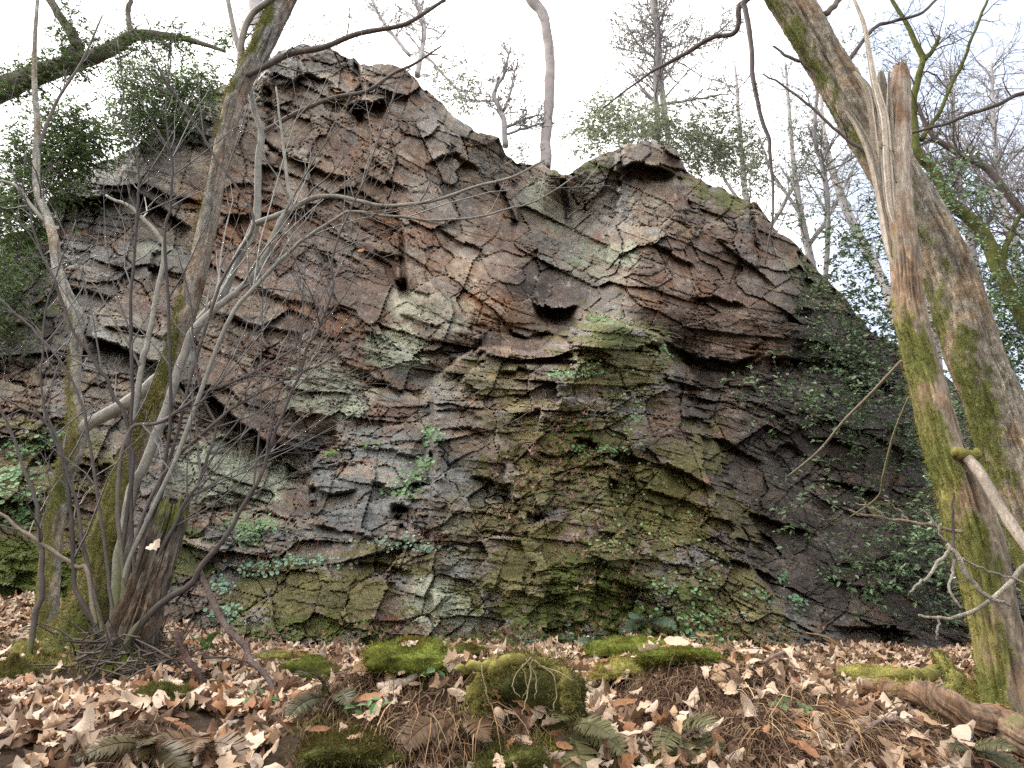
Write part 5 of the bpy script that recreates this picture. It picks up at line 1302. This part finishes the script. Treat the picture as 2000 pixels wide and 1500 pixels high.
# ------------------------------------------------------------------ wood lying on the ground
def on_ground(px, lift=0.0):
    out = []
    for a, b_, hw in px:
        g = gpx(a, b_)
        out.append((g[0], g[1], g[2] + lift, hw * g[1] / F))
    a = catmull(out, 8)
    return a[:, :3], a[:, 3]
def lying(name, label, cat, px, mat, col, sides=10, lift=0.02, wob=0.01, group=None, moss=0.0, kids=0, rough=False):
    p, r = on_ground(px, lift)
    k = np.linspace(0, 1, len(p))
    p = p + wob * np.stack([fbm(k * 12 + i * 5, k * 0 + px[0][0], None, 3, i) for i in range(3)], -1)
    p[:, 2] += r * 0.5
    T_ = thing(name, p[0], label, cat, group)
    b = Buf()
    cc = np.asarray(col)[None] * (1 + 0.4 * fbm(p[:, 0] * 20, p[:, 1] * 20, None, 3, 4))[:, None]
    if moss:
        cc = lerp(cc, B_MOSSY[None] * 1.2, (moss * sstep(-.2, .3, fbm(p[:, 0] * 5, p[:, 1] * 5, None, 2, 6)))[:, None])
    r = r * (1 + (0.05 if rough else 0.18) * fbm(p[:, 0] * (5 if rough else 24), p[:, 1] * (5 if rough else 24), None, 3, 9))
    if rough:
        cf_ = bark_col(np.asarray(col), (0.2, 0, 1), lambda f: -0.85 + 0.5 * sstep(.7, 1, f), -0.3, lambda nrm, f, na, v: sstep(0.0, 0.4, na) * 0.55, 71)
        vv_, qq_, cc_, _ = trunk(None, None, cf_, 48, 1, 0.14, 73, 0.06, 3.2, None, (catmull(p[::2], 6), catmull(r[::2, None], 6)[:, 0]))
        mesh_obj('log', vv_, qq_, np.zeros((0, 3), int), cc_, mat, T_, False)
        return T_, p, r
    tube(b, p, r, sides, cc)
    b.build('stick', mat, T_, True)
    if kids:
        tw = []
        sprout(tw, p, r, rng, kids, 0.2, 1, 0.2)
        twigs_obj(tw, T_, M_TWIG, col, rng)
    return T_, p, r
T_, p, r = lying('fallen_log', 'rotting brown log lying at the lower right, its far end among leaves', 'log', [(1705, 1372, 13), (1760, 1386, 18), (1830, 1412, 23), (1900, 1445, 27), (1960, 1472, 30), (2060, 1515, 33)], M_WOOD, np.array([.19, .125, .082]), 24, 0.05, 0.02, None, 0.1, rough=True)
nb = 3000
i_ = rng.integers(0, len(p), nb)
b = Buf()
q_ = rng.normal(size=(nb, 3)); q_[:, 2] = np.abs(q_[:, 2]); q_ /= np.linalg.norm(q_, axis=1, keepdims=True)
keep_ = sstep(.15, .6, fbm(p[i_][:, 0] * 6, p[i_][:, 1] * 6 + q_[:, 2], None, 2, 3)) > rng.random(nb)
scatter(b, MB_V, None, MB_T, (p[i_] + rng.normal(size=(nb, 3)) * np.array([.02, .02, 0]) + q_ * r[i_][:, None])[keep_], frames(q_ + rng.normal(size=(nb, 3)) * .4, rng)[keep_], rng.uniform(.01, .026, nb)[keep_], (B_MOSSY * 1.3 * rng.uniform(.6, 1.5, (nb, 1)))[keep_])
tag(b.build('moss', M_TUFT, T_), None, None, None, 'stuff')
MBR = thing('mossy_branch', P(1840, 1390, 3.2), 'thick mossy branch lying crosswise over the fallen log', 'branch')
p, r = limb([(1836, 1282, 9), (1856, 1310, 13), (1862, 1340, 15), (1848, 1375, 15), (1822, 1410, 15), (1800, 1440, 15), (1786, 1460, 11)], (3.55, 2.95), MBR, M_MOSS, B_MOSSY * 1.15, rng, 'branch', 14, 6, 0.02)
nb = 3500
i_ = rng.integers(0, len(p), nb); q_ = rng.normal(size=(nb, 3)); q_ /= np.linalg.norm(q_, axis=1, keepdims=True)
b = Buf()
scatter(b, MB_V, None, MB_T, p[i_] + q_ * r[i_][:, None] * 0.95 + rng.normal(size=(nb, 3)) * .008, frames(q_ + rng.normal(size=(nb, 3)) * .4, rng), rng.uniform(.008, .022, nb), BM * rng.uniform(.7, 1.7, (nb, 1)))
tag(b.build('moss', M_TUFT, MBR), None, None, None, 'stuff')
lying('mossy_branch', 'low mossy branch behind the fallen log, pointing left', 'branch', [(1735, 1352, 9), (1770, 1345, 13), (1805, 1338, 14), (1840, 1330, 12)], M_MOSS, B_MOSSY * 1.1, 12, 0.03, 0.02)
GS = 'fallen sticks on the leafy bank'
STK = thing('fallen_stick', P(480, 1290, 4.4), 'long thin brown stick leaning from the rotten stump down to the leaves', 'stick', GS)
limb([(388, 1112, 6), (415, 1165, 6.5), (445, 1225, 6), (478, 1262, 6.5), (490, 1295, 6), (530, 1345, 5.5), (570, 1392, 5), (604, 1438, 4.5)], (4.1, 2.95), STK, M_BARK, np.array([.12, .085, .075]), rng, 'stick', 8, 6, 0.015)
limb([(604, 1438, 2.4), (650, 1430, 2.2), (690, 1415, 1.8)], 2.9, STK, M_TWIG, np.array([.12, .085, .07]), rng, 'twig', 5)
ST2 = thing('fallen_stick', P(380, 1300, 4.0), 'short brown stick beside the long one, under the stump', 'stick', GS)
limb([(345, 1235, 7), (362, 1280, 7), (385, 1310, 6), (402, 1335, 5)], 3.9, ST2, M_BARK, np.array([.13, .08, .07]), rng, 'stick', 8, 6, 0.01)
ST3 = thing('fallen_stick', P(1465, 1400, 2.9), 'short pale stick standing upright in the leaves right of the hollow', 'stick', GS)
limb([(1452, 1432, 7), (1462, 1390, 7), (1466, 1340, 6.5), (1463, 1305, 6)], 3.1, ST3, M_WOOD, np.array([.42, .31, .23]), rng, 'stick', 8, 6, 0.01)
limb([(1466, 1322, 4), (1490, 1312, 3.6), (1515, 1318, 2.6)], 3.1, ST3, M_WOOD, np.array([.36, .25, .18]), rng, 'side_twig', 6, 6, 0.01)
ST4 = thing('fallen_stick', P(780, 1410, 2.5), 'thin dark arched twig over the bracken mound at the lower edge', 'stick', GS)
limb([(640, 1450, 3), (685, 1398, 3.6), (740, 1400, 4), (800, 1425, 4), (850, 1460, 3.4), (890, 1510, 2.6)], 2.5, ST4, M_TWIG, B_DARK * 2.6, rng, 'stick', 6, 6, 0.01)
lying('fallen_stick', 'pale flat piece of wood on the leaf ledge left of the hollow', 'stick', [(735, 1372, 7), (770, 1362, 8), (800, 1350, 8), (832, 1320, 6)], M_WOOD, np.array([.45, .36, .28]), 8, 0.03, 0.005, GS)
lying('fallen_stick', 'grey forked twig at the bottom edge right of the centre', 'stick', [(1650, 1520, 5), (1680, 1480, 5), (1715, 1455, 4.4), (1760, 1440, 3)], M_TWIG, np.array([.16, .11, .09]), 7, 0.05, 0.01, GS, kids=4)
lying('fallen_stick', 'thin brown twig lying level behind the mossy hump at right', 'stick', [(1500, 1330, 3.4), (1540, 1312, 3.6), (1580, 1310, 3)], M_TWIG, np.array([.2, .13, .1]), 7, 0.06, 0.01, GS)
limbx = thing('arched_stem', P(1620, 1270, 5.6), 'single dry stem arching up from the leaves before the dark rock', 'stalk')
limb([(1665, 1288, 2.2), (1640, 1262, 2.2), (1610, 1243, 2), (1574, 1236, 1.4)], 5.4, limbx, M_STRAW, np.array([.25, .16, .08]), rng, 'stem', 5)
sc_ = lying('plastic_scrap', 'tiny scrap of blue plastic under the fallen log', 'litter', [(1884, 1472, 3), (1893, 1467, 4), (1902, 1463, 3)], M_SOFT, np.array([.10, .25, .60]), 6, 0.03, 0.0)

# ------------------------------------------------------------------ fallen leaves
rng = np.random.default_rng(99)
LEAF_COL = np.array([[.40, .29, .21], [.46, .36, .28], [.33, .22, .14], [.25, .125, .06], [.21, .095, .045], [.43, .34, .27], [.30, .19, .12], [.13, .07, .04], [.40, .32, .26]])
LEAF_COL = LEAF_COL * np.array([1.14, 1.10, 1.02])
LEAF_P = np.array([.22, .18, .12, .09, .07, .14, .08, .04, .06])
NL = 60000
lx = rng.uniform(-6.2, 6.2, NL)
ly = 1.7 + 5.9 * rng.random(NL) ** 1.15
lz = ground(lx, ly)
ppx, ppy = project(np.stack([lx, ly, lz], -1))
vis = (ppx > -500) & (ppx < 2500) & (ppy < 1640)
# where bracken, moss and the hollow keep the leaves thinner
thin = np.ones(NL)
for a, b_, rx, ry, k in [(820, 1450, 150, 60, .12), (975, 1480, 110, 40, .12), (1560, 1440, 260, 70, .45), (1300, 1370, 110, 50, .35), (1030, 1360, 90, 50, .25), (1380, 1450, 120, 60, .5), (280, 1470, 80, 40, .25),
                         (150, 1310, 130, 40, .15), (1300, 1280, 150, 40, .35), (620, 1350, 80, 40, .4), (1900, 1430, 140, 50, .4)]:
    e = ((ppx - a) / rx) ** 2 + ((ppy - b_) / ry) ** 2
    thin = np.minimum(thin, lerp(k, 1, sstep(.5, 1.2, e)))
patch = sstep(-0.55, 0.1, fbm(lx * 1.9, ly * 1.9, None, 3, 301))
vis &= rng.random(NL) < thin * lerp(0.25, 1.0, patch)
lx, ly, lz, ppx, ppy = lx[vis], ly[vis], lz[vis], ppx[vis], ppy[vis]
n = len(lx)
gxn = (ground(lx + .02, ly) - ground(lx - .02, ly)) / .04
gyn = (ground(lx, ly + .02) - ground(lx, ly - .02)) / .04
nn = np.stack([-gxn, -gyn, np.ones(n)], -1)
nn /= np.linalg.norm(nn, axis=1, keepdims=True)
nn = nn + rng.normal(size=(n, 3)) * np.where(rng.random(n) < .07, .5, .20)[:, None] + np.array([0, -0.2, 0])
sz = np.clip(rng.lognormal(math.log(0.060), 0.36, n), 0.026, 0.115)
lp = np.stack([lx, ly, lz + rng.uniform(0.0, 0.05, n)], -1)
lc = LEAF_COL[rng.choice(len(LEAF_COL), n, p=LEAF_P)] * rng.uniform(0.65, 1.05, (n, 1))
low = lp[:, 2] - lz < 0.03                      # the lower, older layer is wet and brown
lc = np.where(low[:, None], lc * np.array([.40, .32, .27]), lc)
R = frames(nn, rng)
TPL = [leaf_template(rng, k % 3 != 0, rng.uniform(0.15, 0.32), rng.uniform(0.3, 1.1)) for k in range(12)]
kind = rng.integers(0, 12, n)
score = sz / np.maximum(ly, 1.0) * (~low) * ((ppx > 10) & (ppx < 1990) & (ppy < 1480))
big = np.zeros(n, bool)
big[np.argsort(-score)[:280]] = True
b = Buf()
for k in range(12):
    m = (kind == k) & ~big
    scatter(b, TPL[k][0], TPL[k][1], None, lp[m], R[m], sz[m], lc[m])
la = np.array(LAID) + np.array([0, 0, .012])
m = len(la)
scatter(b, TPL[2][0], TPL[2][1], None, la, frames(np.array([0, -.4, 1.]) + rng.normal(size=(m, 3)) * .35, rng), rng.uniform(.04, .085, m), LEAF_COL[rng.choice(len(LEAF_COL), m, p=LEAF_P)])
tag(b.build('leaf_litter', M_LITTER, GROUND, True), None, None, None, 'stuff')
# the largest leaves, one object each, sharing meshes
LM = {}
from mathutils import Matrix
for i in np.where(big)[0]:
    ci = int(rng.integers(0, len(LEAF_COL) - 1)) if rng.random() < .3 else int(rng.choice(len(LEAF_COL), p=LEAF_P))
    key = (int(kind[i]), ci)
    if key not in LM:
        tv, tq = TPL[key[0]]
        LM[key] = mesh_data('dead_leaf', tv, tq, np.zeros((0, 3), int), np.broadcast_to(LEAF_COL[ci], (len(tv), 3)) * (0.9 + 0.2 * hsh(np.arange(len(tv)), np.arange(len(tv)) * 0 + ci))[:, None], M_LITTER, True)
    o = bpy.data.objects.new('dead_leaf', LM[key])
    COL.objects.link(o)
    o.parent = GROUND
    M4 = Matrix.Identity(4)
    for a_ in range(3):
        for c_ in range(3):
            M4[a_][c_] = R[i][a_][c_] * sz[i]
        M4[a_][3] = lp[i][a_] + (0.015 if a_ == 2 else 0)
    o.matrix_local = M4
# leaves caught on ledges of the buttress and the foot of the cliff
b = Buf()
ln_ = 1100
a_ = np.concatenate([rng.normal(1090, 70, 500), rng.normal(1000, 350, 350), rng.normal(1180, 60, 120), rng.normal(1300, 130, 130)])
c_ = np.concatenate([rng.normal(900, 75, 500), rng.uniform(1215, 1270, 350), rng.normal(1120, 50, 120), rng.normal(1240, 20, 130)])
p_, n_, d_ = cliff_at(a_, c_, 0.02)
kp = (n_[:, 2] > -0.1)
p_, n_ = p_[kp], n_[kp]
m = len(p_)
scatter(b, TPL[1][0], TPL[1][1], None, p_, frames(n_ + np.array([0, -.2, .5]) + rng.normal(size=(m, 3)) * .5, rng), rng.uniform(.03, .065, m), np.array([.17, .10, .065]) * rng.uniform(.4, 2.0, (m, 1)))
tag(b.build('leaf_litter', M_LITTER, CLIFF, False), None, None, None, 'stuff')
# orange leaves still hanging on the twigs
GLF = 'withered leaves still hanging on the bare twigs'
for k, (a, c, lab) in enumerate([(657, 178, 'orange leaf on a twig below the left summit'), (845, 372, 'pale orange leaf on the arching pale shoot before the cliff'), (705, 488, 'small orange leaf on a thin twig left of the vertical crack'),
                                 (1062, 158, 'tiny orange leaf close to the pale curved trunk'), (300, 1065, 'cream leaf stuck on the rotten stump'), (1318, 62, 'tiny orange leaf high on the twigs right of the notch')]):
    pos = P(a, c, 3.85 if k != 3 and k != 5 else 6.0)
    o = mesh_obj('withered_leaf', TPL[k][0] * (0.05 if k != 4 else .08) @ frames(np.array([[.2, -1, .3]]), rng)[0].T + pos, TPL[k][1], np.zeros((0, 3), int), np.broadcast_to(np.array([.50, .19, .07]) if k not in (1, 4) else np.array([.6, .47, .36]), (len(TPL[k][0]), 3)), M_LITTER, None, False, loc=pos)
    tag(o, lab, 'leaf', GLF)

# ------------------------------------------------------------------ dead bracken and dry stalks
def strands(zones, rng, n, length, wdt, col, hang, jit=0.4):
    b = Buf()
    wts = np.array([z[4] for z in zones], float); wts /= wts.sum()
    zi = rng.choice(len(zones), n, p=wts)
    k = 5
    for i in range(n):
        z = zones[zi[i]]
        g = gpos[int((z[0] + rng.normal() * z[2] * .5) // 8), int((z[1] + rng.normal() * z[3] * .5) // 8)] if False else None
    return b
# a quick table of the ground behind each part of the picture
TX, TY = np.meshgrid(np.arange(-60, 2070, 20.0), np.arange(1225, 1561, 7.0))
dd = ray(TX, TY)
ysl = np.linspace(1.5, 7.6, 260)
hit = np.full(TX.shape, 7.6)
done = np.zeros(TX.shape, bool)
for yv in ysl:
    pt = CAM + dd * (yv / dd[..., 1])[..., None]
    bl = (pt[..., 2] < ground(pt[..., 0], pt[..., 1])) & ~done
    hit[bl] = yv
    done |= bl
def gfast(px, py):
    i = np.clip(((py - 1225) / 7).astype(int), 0, TX.shape[0] - 1)
    j = np.clip(((px + 60) / 20).astype(int), 0, TX.shape[1] - 1)
    y = hit[i, j]
    d = ray(px, py)
    p = CAM + d * (y / d[:, 1])[:, None]
    p[:, 2] = ground(p[:, 0], p[:, 1])
    return p
def strand_mass(zones, n, length, wdt, cols, hang, spread=0.6):
    wts = np.array([z[4] for z in zones], float); wts /= wts.sum()
    zi = rng.choice(len(zones), n, p=wts)
    za = np.array([z[:4] for z in zones], float)[zi]
    g = gfast(za[:, 0] + rng.normal(size=n) * za[:, 2] * .55, za[:, 1] + rng.normal(size=n) * za[:, 3] * .55)
    d = rng.normal(size=(n, 3)) * np.array([1, .6, .4]) * spread + np.array([0, -.8, 0.35])
    d /= np.linalg.norm(d, axis=1, keepdims=True)
    le = length * rng.uniform(.35, 1.2, n)
    k = 5
    pts = np.zeros((n, k, 3)); pts[:, 0] = g + np.array([0, 0, 0.02])
    for s in range(1, k):
        d = d + rng.normal(size=(n, 3)) * .22 + np.array([0, 0, -hang])
        d /= np.linalg.norm(d, axis=1, keepdims=True)
        pts[:, s] = pts[:, s - 1] + d * (le / (k - 1))[:, None]
        gz = ground(pts[:, s, 0], pts[:, s, 1]) + 0.004
        pts[:, s, 2] = np.maximum(pts[:, s, 2], gz)
    w_ = wdt * rng.uniform(.5, 1.3, n)
    sd = np.cross(d, rng.normal(size=(n, 3))); sd /= np.linalg.norm(sd, axis=1, keepdims=True) + 1e-9
    tap = np.array([1, .9, .8, .6, .15])
    v = np.stack([pts - sd[:, None] * (w_[:, None] * tap)[..., None], pts + sd[:, None] * (w_[:, None] * tap)[..., None]], 2).reshape(n, k * 2, 3)
    q = np.array([[2 * s, 2 * s + 1, 2 * s + 3, 2 * s + 2] for s in range(k - 1)])
    qq = (q[None] + (np.arange(n) * k * 2)[:, None, None]).reshape(-1, 4)
    cols = np.asarray(cols)
    cc = cols[rng.integers(0, len(cols), n)] * rng.uniform(.6, 1.3, (n, 1))
    b = Buf()
    b.add(v.reshape(-1, 3), qq, None, np.repeat(cc, k * 2, 0))
    return b
ZB = [(1600, 1430, 260, 60, 1.6), (1330, 1370, 120, 60, .9), (1500, 1480, 200, 40, .8), (820, 1450, 160, 60, 1.0), (900, 1500, 100, 30, .4), (700, 1330, 120, 40, .3), (1740, 1480, 120, 40, .4), (280, 1470, 90, 40, .35), (1400, 1330, 120, 20, .4), (620, 1370, 80, 40, .3)]
b = strand_mass(ZB, 11500, 0.13, 0.0019, [[.115, .066, .040], [.15, .088, .052], [.075, .042, .028], [.21, .14, .085]], 0.45)
o = b.build('dead_bracken', M_STRAW, None, False)
tag(o, 'matted brown dead bracken stalks on the mounds of the bank', 'bracken', None, 'stuff')
ZS = [(840, 1430, 110, 40, 1), (1560, 1440, 120, 40, .8), (1640, 1410, 80, 30, .6), (1500, 1400, 60, 40, .5)]
b = strand_mass(ZS, 420, 0.28, 0.0018, [[.34, .22, .12], [.27, .16, .08], [.42, .31, .18]], 0.5, 0.7)
o = b.build('dry_grass', M_STRAW, None, False)
tag(o, 'long straw coloured dry stalks hanging over the mounds', 'grass', None, 'stuff')
# short moss over the bank between the leaves
ZM = [(960, 1490, 130, 40, 1), (700, 1440, 90, 60, .8), (1240, 1320, 90, 24, .5), (1690, 1340, 90, 26, .5), (350, 1300, 60, 30, .4), (850, 1300, 140, 30, .9), (1120, 1440, 60, 40, .4), (1350, 1490, 120, 20, .4), (1930, 1400, 60, 60, .6), (560, 1290, 120, 20, .4), (60, 1290, 90, 30, .6), (900, 1258, 520, 14, 3.2), (1250, 1268, 160, 16, 1.2), (1600, 1296, 200, 6, .5)]
nm = 34000
wts = np.array([z[4] for z in ZM]); wts /= wts.sum()
zi = np.array([z[:4] for z in ZM], float)[rng.choice(len(ZM), nm, p=wts)]
g = gfast(zi[:, 0] + rng.normal(size=nm) * zi[:, 2] * .6, zi[:, 1] + rng.normal(size=nm) * zi[:, 3] * .6)
b = Buf()
scatter(b, MB_V, None, MB_T, g, frames(np.array([0, -.2, 1.]) + rng.normal(size=(nm, 3)) * .45, rng), rng.uniform(.012, .035, nm), B_MOSSY * rng.uniform(.6, 1.6, (nm, 1)))
o = b.build('ground_moss', M_TUFT, None, False)
tag(o, 'short green moss growing between the fallen leaves', 'moss', None, 'stuff')

# ------------------------------------------------------------------ ferns
def fern(px, py, label, fronds, length, col, seed, Y=None, cliff=False, droop=0.6, name='fern', group='ferns on the bank'):
    r_ = np.random.default_rng(seed)
    p0 = cliff_at(px, py, 0.02)[0][0] if cliff else gpx(px, py)
    T_ = thing(name, p0, label, 'fern', group)
    for (ax, az) in fronds:
        b = Buf()
        le = length * r_.uniform(.55, .95)
        d = np.array([ax, -0.5 + r_.normal() * .15, az]); d /= np.linalg.norm(d)
        pts = [p0 + np.array([0, -0.02, 0.02])]
        for s in range(12):
            d = d + np.array([0, -0.02, -droop * .16]) + r_.normal(size=3) * .03; d /= np.linalg.norm(d)
            pts.append(pts[-1] + d * le / 12)
        pts = np.array(pts)
        tube(b, pts, np.linspace(.003, .0012, 13), 3, np.asarray(col) * .7, False)
        m = 30
        t = np.linspace(1.5, 11.9, m); i = t.astype(int); f = (t - i)[:, None]
        pp = pts[i] * (1 - f) + pts[np.minimum(i + 1, 12)] * f
        tg = pts[np.minimum(i + 1, 12)] - pts[i]; tg /= np.linalg.norm(tg, axis=1, keepdims=True)
        sd = np.cross(tg, np.array([0, -.7, .7])); sd /= np.linalg.norm(sd, axis=1, keepdims=True)
        wl_ = le * .26 * np.sin(np.pi * np.linspace(.14, .97, m)) ** .8
        for s_ in (-1, 1):
            ld = sd * s_ + tg * .45 + r_.normal(size=(m, 3)) * .10; ld /= np.linalg.norm(ld, axis=1, keepdims=True)
            nr = np.cross(ld, tg) * s_; nr /= np.linalg.norm(nr, axis=1, keepdims=True)
            R_ = np.stack([ld, np.cross(nr, ld), nr], -1)
            FV = np.array([[0, -.07, 0], [0, .07, 0], [.35, -.13, .02], [.35, .10, .02], [.7, -.09, 0], [.7, .08, 0], [1, 0, -.08]])
            scatter(b, FV, [[0, 2, 3, 1], [2, 4, 5, 3]], [[4, 6, 5]], pp, R_, wl_, np.asarray(col) * r_.uniform(.75, 1.25, (m, 1)))
        b.build('frond', M_SOFT, T_, False)
    return T_
FGN, FDL, FBR = np.array([.09, .15, .045]), np.array([.13, .12, .05]), np.array([.15, .085, .04])
fern(412, 1285, 'green fern frond upright between the stump and the long stick', [(.15, 1), (-.3, .8)], .30, FGN, 1)
fern(1110, 1440, 'pale green fern right of the stone in the hollow', [(-.2, .6), (.45, .6), (.1, -.1), (.6, .2), (-.5, -.3)], .30, FDL, 2)
fern(1320, 1450, 'dull green fern at the lower edge right of the hollow', [(-.4, .4), (.3, .5), (0, -.1), (.7, .1), (-.7, -.1)], .34, FDL * .8, 3)
fern(1265, 1225, 'blue green fern on the moss hummock under the buttress', [(-.5, .6), (.4, .7), (.8, .3), (-.9, .2)], .34, np.array([.085, .12, .07]), 4, cliff=True)
fern(1165, 1270, 'small fern at the cliff foot left of the moss hummock', [(.1, .8), (-.5, .5), (.5, .4)], .26, np.array([.085, .115, .06]), 5)
fern(290, 1480, 'dark dense fern at the lower left among pale leaves', [(-.9, .35), (-.5, .6), (0, .7), (.5, .55), (.9, .3), (.2, .3)], .26, FDL * np.array([.62, .5, .5]), 6)
fern(400, 1475, 'withered brown fern beside the dark one at the lower left', [(-.6, .4), (.2, .6), (.8, .3), (.5, .1)], .28, FBR * .8, 7)
fern(650, 1380, 'dark fern under the leaf ledge left of centre', [(-.7, .3), (-.2, .5), (.4, .4), (.7, .1)], .26, FDL * .45, 8)
fern(560, 1290, 'greenish fern half buried in leaves on the ledge', [(-.8, .4), (-.4, .5), (.5, .4)], .26, FDL * .8, 9)
fern(905, 1420, 'brown fern drooping from the mound below the hollow', [(-.9, .2), (-.6, -.1), (.4, .1)], .26, FBR * .7, 10)
fern(1890, 1480, 'dull fern by the fallen log at the lower right corner', [(-.5, .4), (.3, .4), (.8, .2)], .22, FDL * .6, 11)
fern(1700, 990, 'dry yellowish fern hanging on the dark rock face', [(-.6, .4), (.5, .2), (.1, -.4), (-.3, -.3)], .45, np.array([.20, .17, .07]), 12, cliff=True)
# ------------------------------------------------------------------ pennywort
def pennywort(zones, n, label, seed, size=.030, col=(.13, .22, .105), cliff=True, stalks=False):
    r_ = np.random.default_rng(seed)
    wts = np.array([z[4] for z in zones], float); wts /= wts.sum()
    zi = np.array([z[:4] for z in zones], float)[r_.choice(len(zones), n, p=wts)]
    a, c = zi[:, 0] + r_.normal(size=n) * zi[:, 2] * .5, zi[:, 1] + r_.normal(size=n) * zi[:, 3] * .5
    if cliff:
        p, nn_, _ = cliff_at(a, c, 0.0)
        p = p + nn_ * r_.uniform(.01, .05, (n, 1)) + np.array([0, -.01, 0])
    else:
        p = gfast(a, c) + np.array([0, 0, .04]); nn_ = np.tile([0, -.3, 1.], (n, 1))
    b = Buf()
    nr = np.array([0, -.75, .55]) + .3 * nn_ + r_.normal(size=(n, 3)) * .35
    cl = np.asarray(col) * r_.uniform(.65, 1.35, (n, 1)) + r_.random((n, 1)) * np.array([.03, .03, .01])
    scatter(b, PW_V, None, PW_T, p, frames(nr, r_), 1.2 * size * r_.uniform(.5, 1.4, n), cl * 1.25)
    T_ = thing('pennywort', p[0], label, 'plant', 'pennywort patches on the rock')
    tag(b.build('leaves', M_SOFT, T_, False), None, None, None, 'stuff')
    if stalks:
        b = Buf()
        for i in r_.choice(n, min(n, stalks), replace=False):
            h = r_.uniform(.08, .28)
            tube(b, np.array([p[i], p[i] + [r_.normal() * .01, -.03, h * .5], p[i] + [r_.normal() * .02, -.03, h]]), [.003, .003, .002], 3, [.22, .075, .045], False)
        tag(b.build('flower_stalks', M_STRAW, T_, False), None, None, None, 'stuff')
pennywort([(490, 1032, 60, 14, 1), (480, 1050, 30, 16, .5)], 260, 'dense pennywort on the ledge right of the rotten stump', 1, stalks=12)
pennywort([(560, 1100, 90, 10, 1), (500, 1115, 50, 10, .7), (650, 1100, 60, 10, .3)], 260, 'bluish pennywort strip along the mossy ledge lower left of centre', 2, .028, (.16, .24, .17), stalks=16)
pennywort([(838, 845, 14, 24, 1), (850, 865, 20, 10, .4)], 90, 'bright pennywort tuft in the corner beside the grey slab', 3)
pennywort([(800, 940, 40, 24, 1), (830, 910, 20, 14, .6), (780, 965, 30, 10, .5)], 200, 'pennywort spilling down the grey blocks below the slab', 4)
pennywort([(780, 1062, 70, 10, 1), (840, 1075, 40, 8, .4)], 200, 'pennywort fringe on top of the mossy block near the base', 5, .026, (.15, .22, .16), stalks=6)
pennywort([(60, 875, 80, 26, 1), (120, 860, 50, 16, .6), (30, 930, 50, 20, .4)], 380, 'pennywort spread over the left bank, upper patch', 6, .034)
pennywort([(50, 975, 80, 24, 1), (40, 1010, 50, 24, .7)], 300, 'pennywort spread over the left bank, lower patch', 7, .034)
pennywort([(1100, 735, 34, 10, 1), (1150, 720, 40, 24, .5), (1200, 760, 40, 40, .5)], 200, 'pennywort scattered at the top of the mossy buttress', 8, .026)
pennywort([(1190, 885, 40, 10, 1), (1125, 880, 20, 5, .5), (1230, 820, 30, 50, .8)], 170, 'pennywort along the crack right of the mossy overhang', 9, .026)
pennywort([(1185, 630, 40, 8, 1), (1290, 680, 24, 24, .7), (1320, 700, 40, 14, .4)], 110, 'pennywort on the crest of the buttress', 10, .026)
pennywort([(1350, 1230, 70, 40, 1), (1290, 1170, 60, 40, .6), (1380, 1120, 50, 60, .4)], 260, 'pennywort over the dark moss right of the buttress foot', 11, .026)
pennywort([(1525, 1130, 12, 12, 1), (1555, 1180, 10, 14, .7), (1480, 1165, 30, 10, .4)], 80, 'small pennywort clumps on the dark, shaded wet rock', 12, .03, (.10, .20, .10))
pennywort([(645, 888, 16, 6, 1), (720, 870, 30, 6, .5)], 60, 'little pennywort tuft on top of the grey ledges', 13, .026, (.12, .20, .05))
pennywort([(1240, 960, 70, 90, 1), (1180, 1070, 60, 40, .5), (1300, 1020, 40, 60, .4)], 160, 'tiny pale pennywort dotted over the ochre moss slope', 14, .022)
pennywort([(1130, 500, 20, 60, 1), (1100, 440, 20, 20, .3)], 60, 'sparse pennywort in the gully under the notch', 15, .03)
pennywort([(440, 1200, 40, 20, 1), (430, 1150, 20, 20, .8)], 110, 'pennywort between the stump and the mossy foot of the cliff', 16, .03, (.15, .24, .16))
# a few ivy and bramble leaves on the bank
IVB = bush('ivy_patch', 'dark ivy trailing at the cliff foot above the hollow', 'ivy', None, [(1080, 1265, 90, 22, 6.4, 1), (1000, 1255, 50, 16, 6.5, .5), (1180, 1270, 40, 16, 6.3, .4)], 31, 60, .045, np.array([.05, .085, .045]), depth=0.15, length=.25)
for k_, (a, c, lab) in enumerate([(735, 1420, 'round green leaves of a seedling on the moss hump at lower centre'), (850, 1345, 'bluish bramble leaf on the leaf ledge left of the hollow'), (505, 1395, 'dark ivy leaves among pale leaves at lower left'), (1560, 1420, 'two small green leaves in the dry stalks at lower right')]):
    g = gpx(a, c)
    b = Buf(); m = 7
    nr = np.array([0, -.6, .8]) + rng.normal(size=(m, 3)) * .3
    scatter(b, GL_V, GL_Q, GL_T, g + rng.normal(size=(m, 3)) * np.array([.04, .02, .01]) + np.array([0, -.02, .05]), frames(nr, rng), rng.uniform(.03, .05, m), np.array([.09, .17, .06]) * rng.uniform(.6, 1.3, (m, 1)))
    T_ = thing('seedling', g, lab, 'plant', 'small green plants on the bank')
    b.build('leaves', M_SOFT, T_, False)
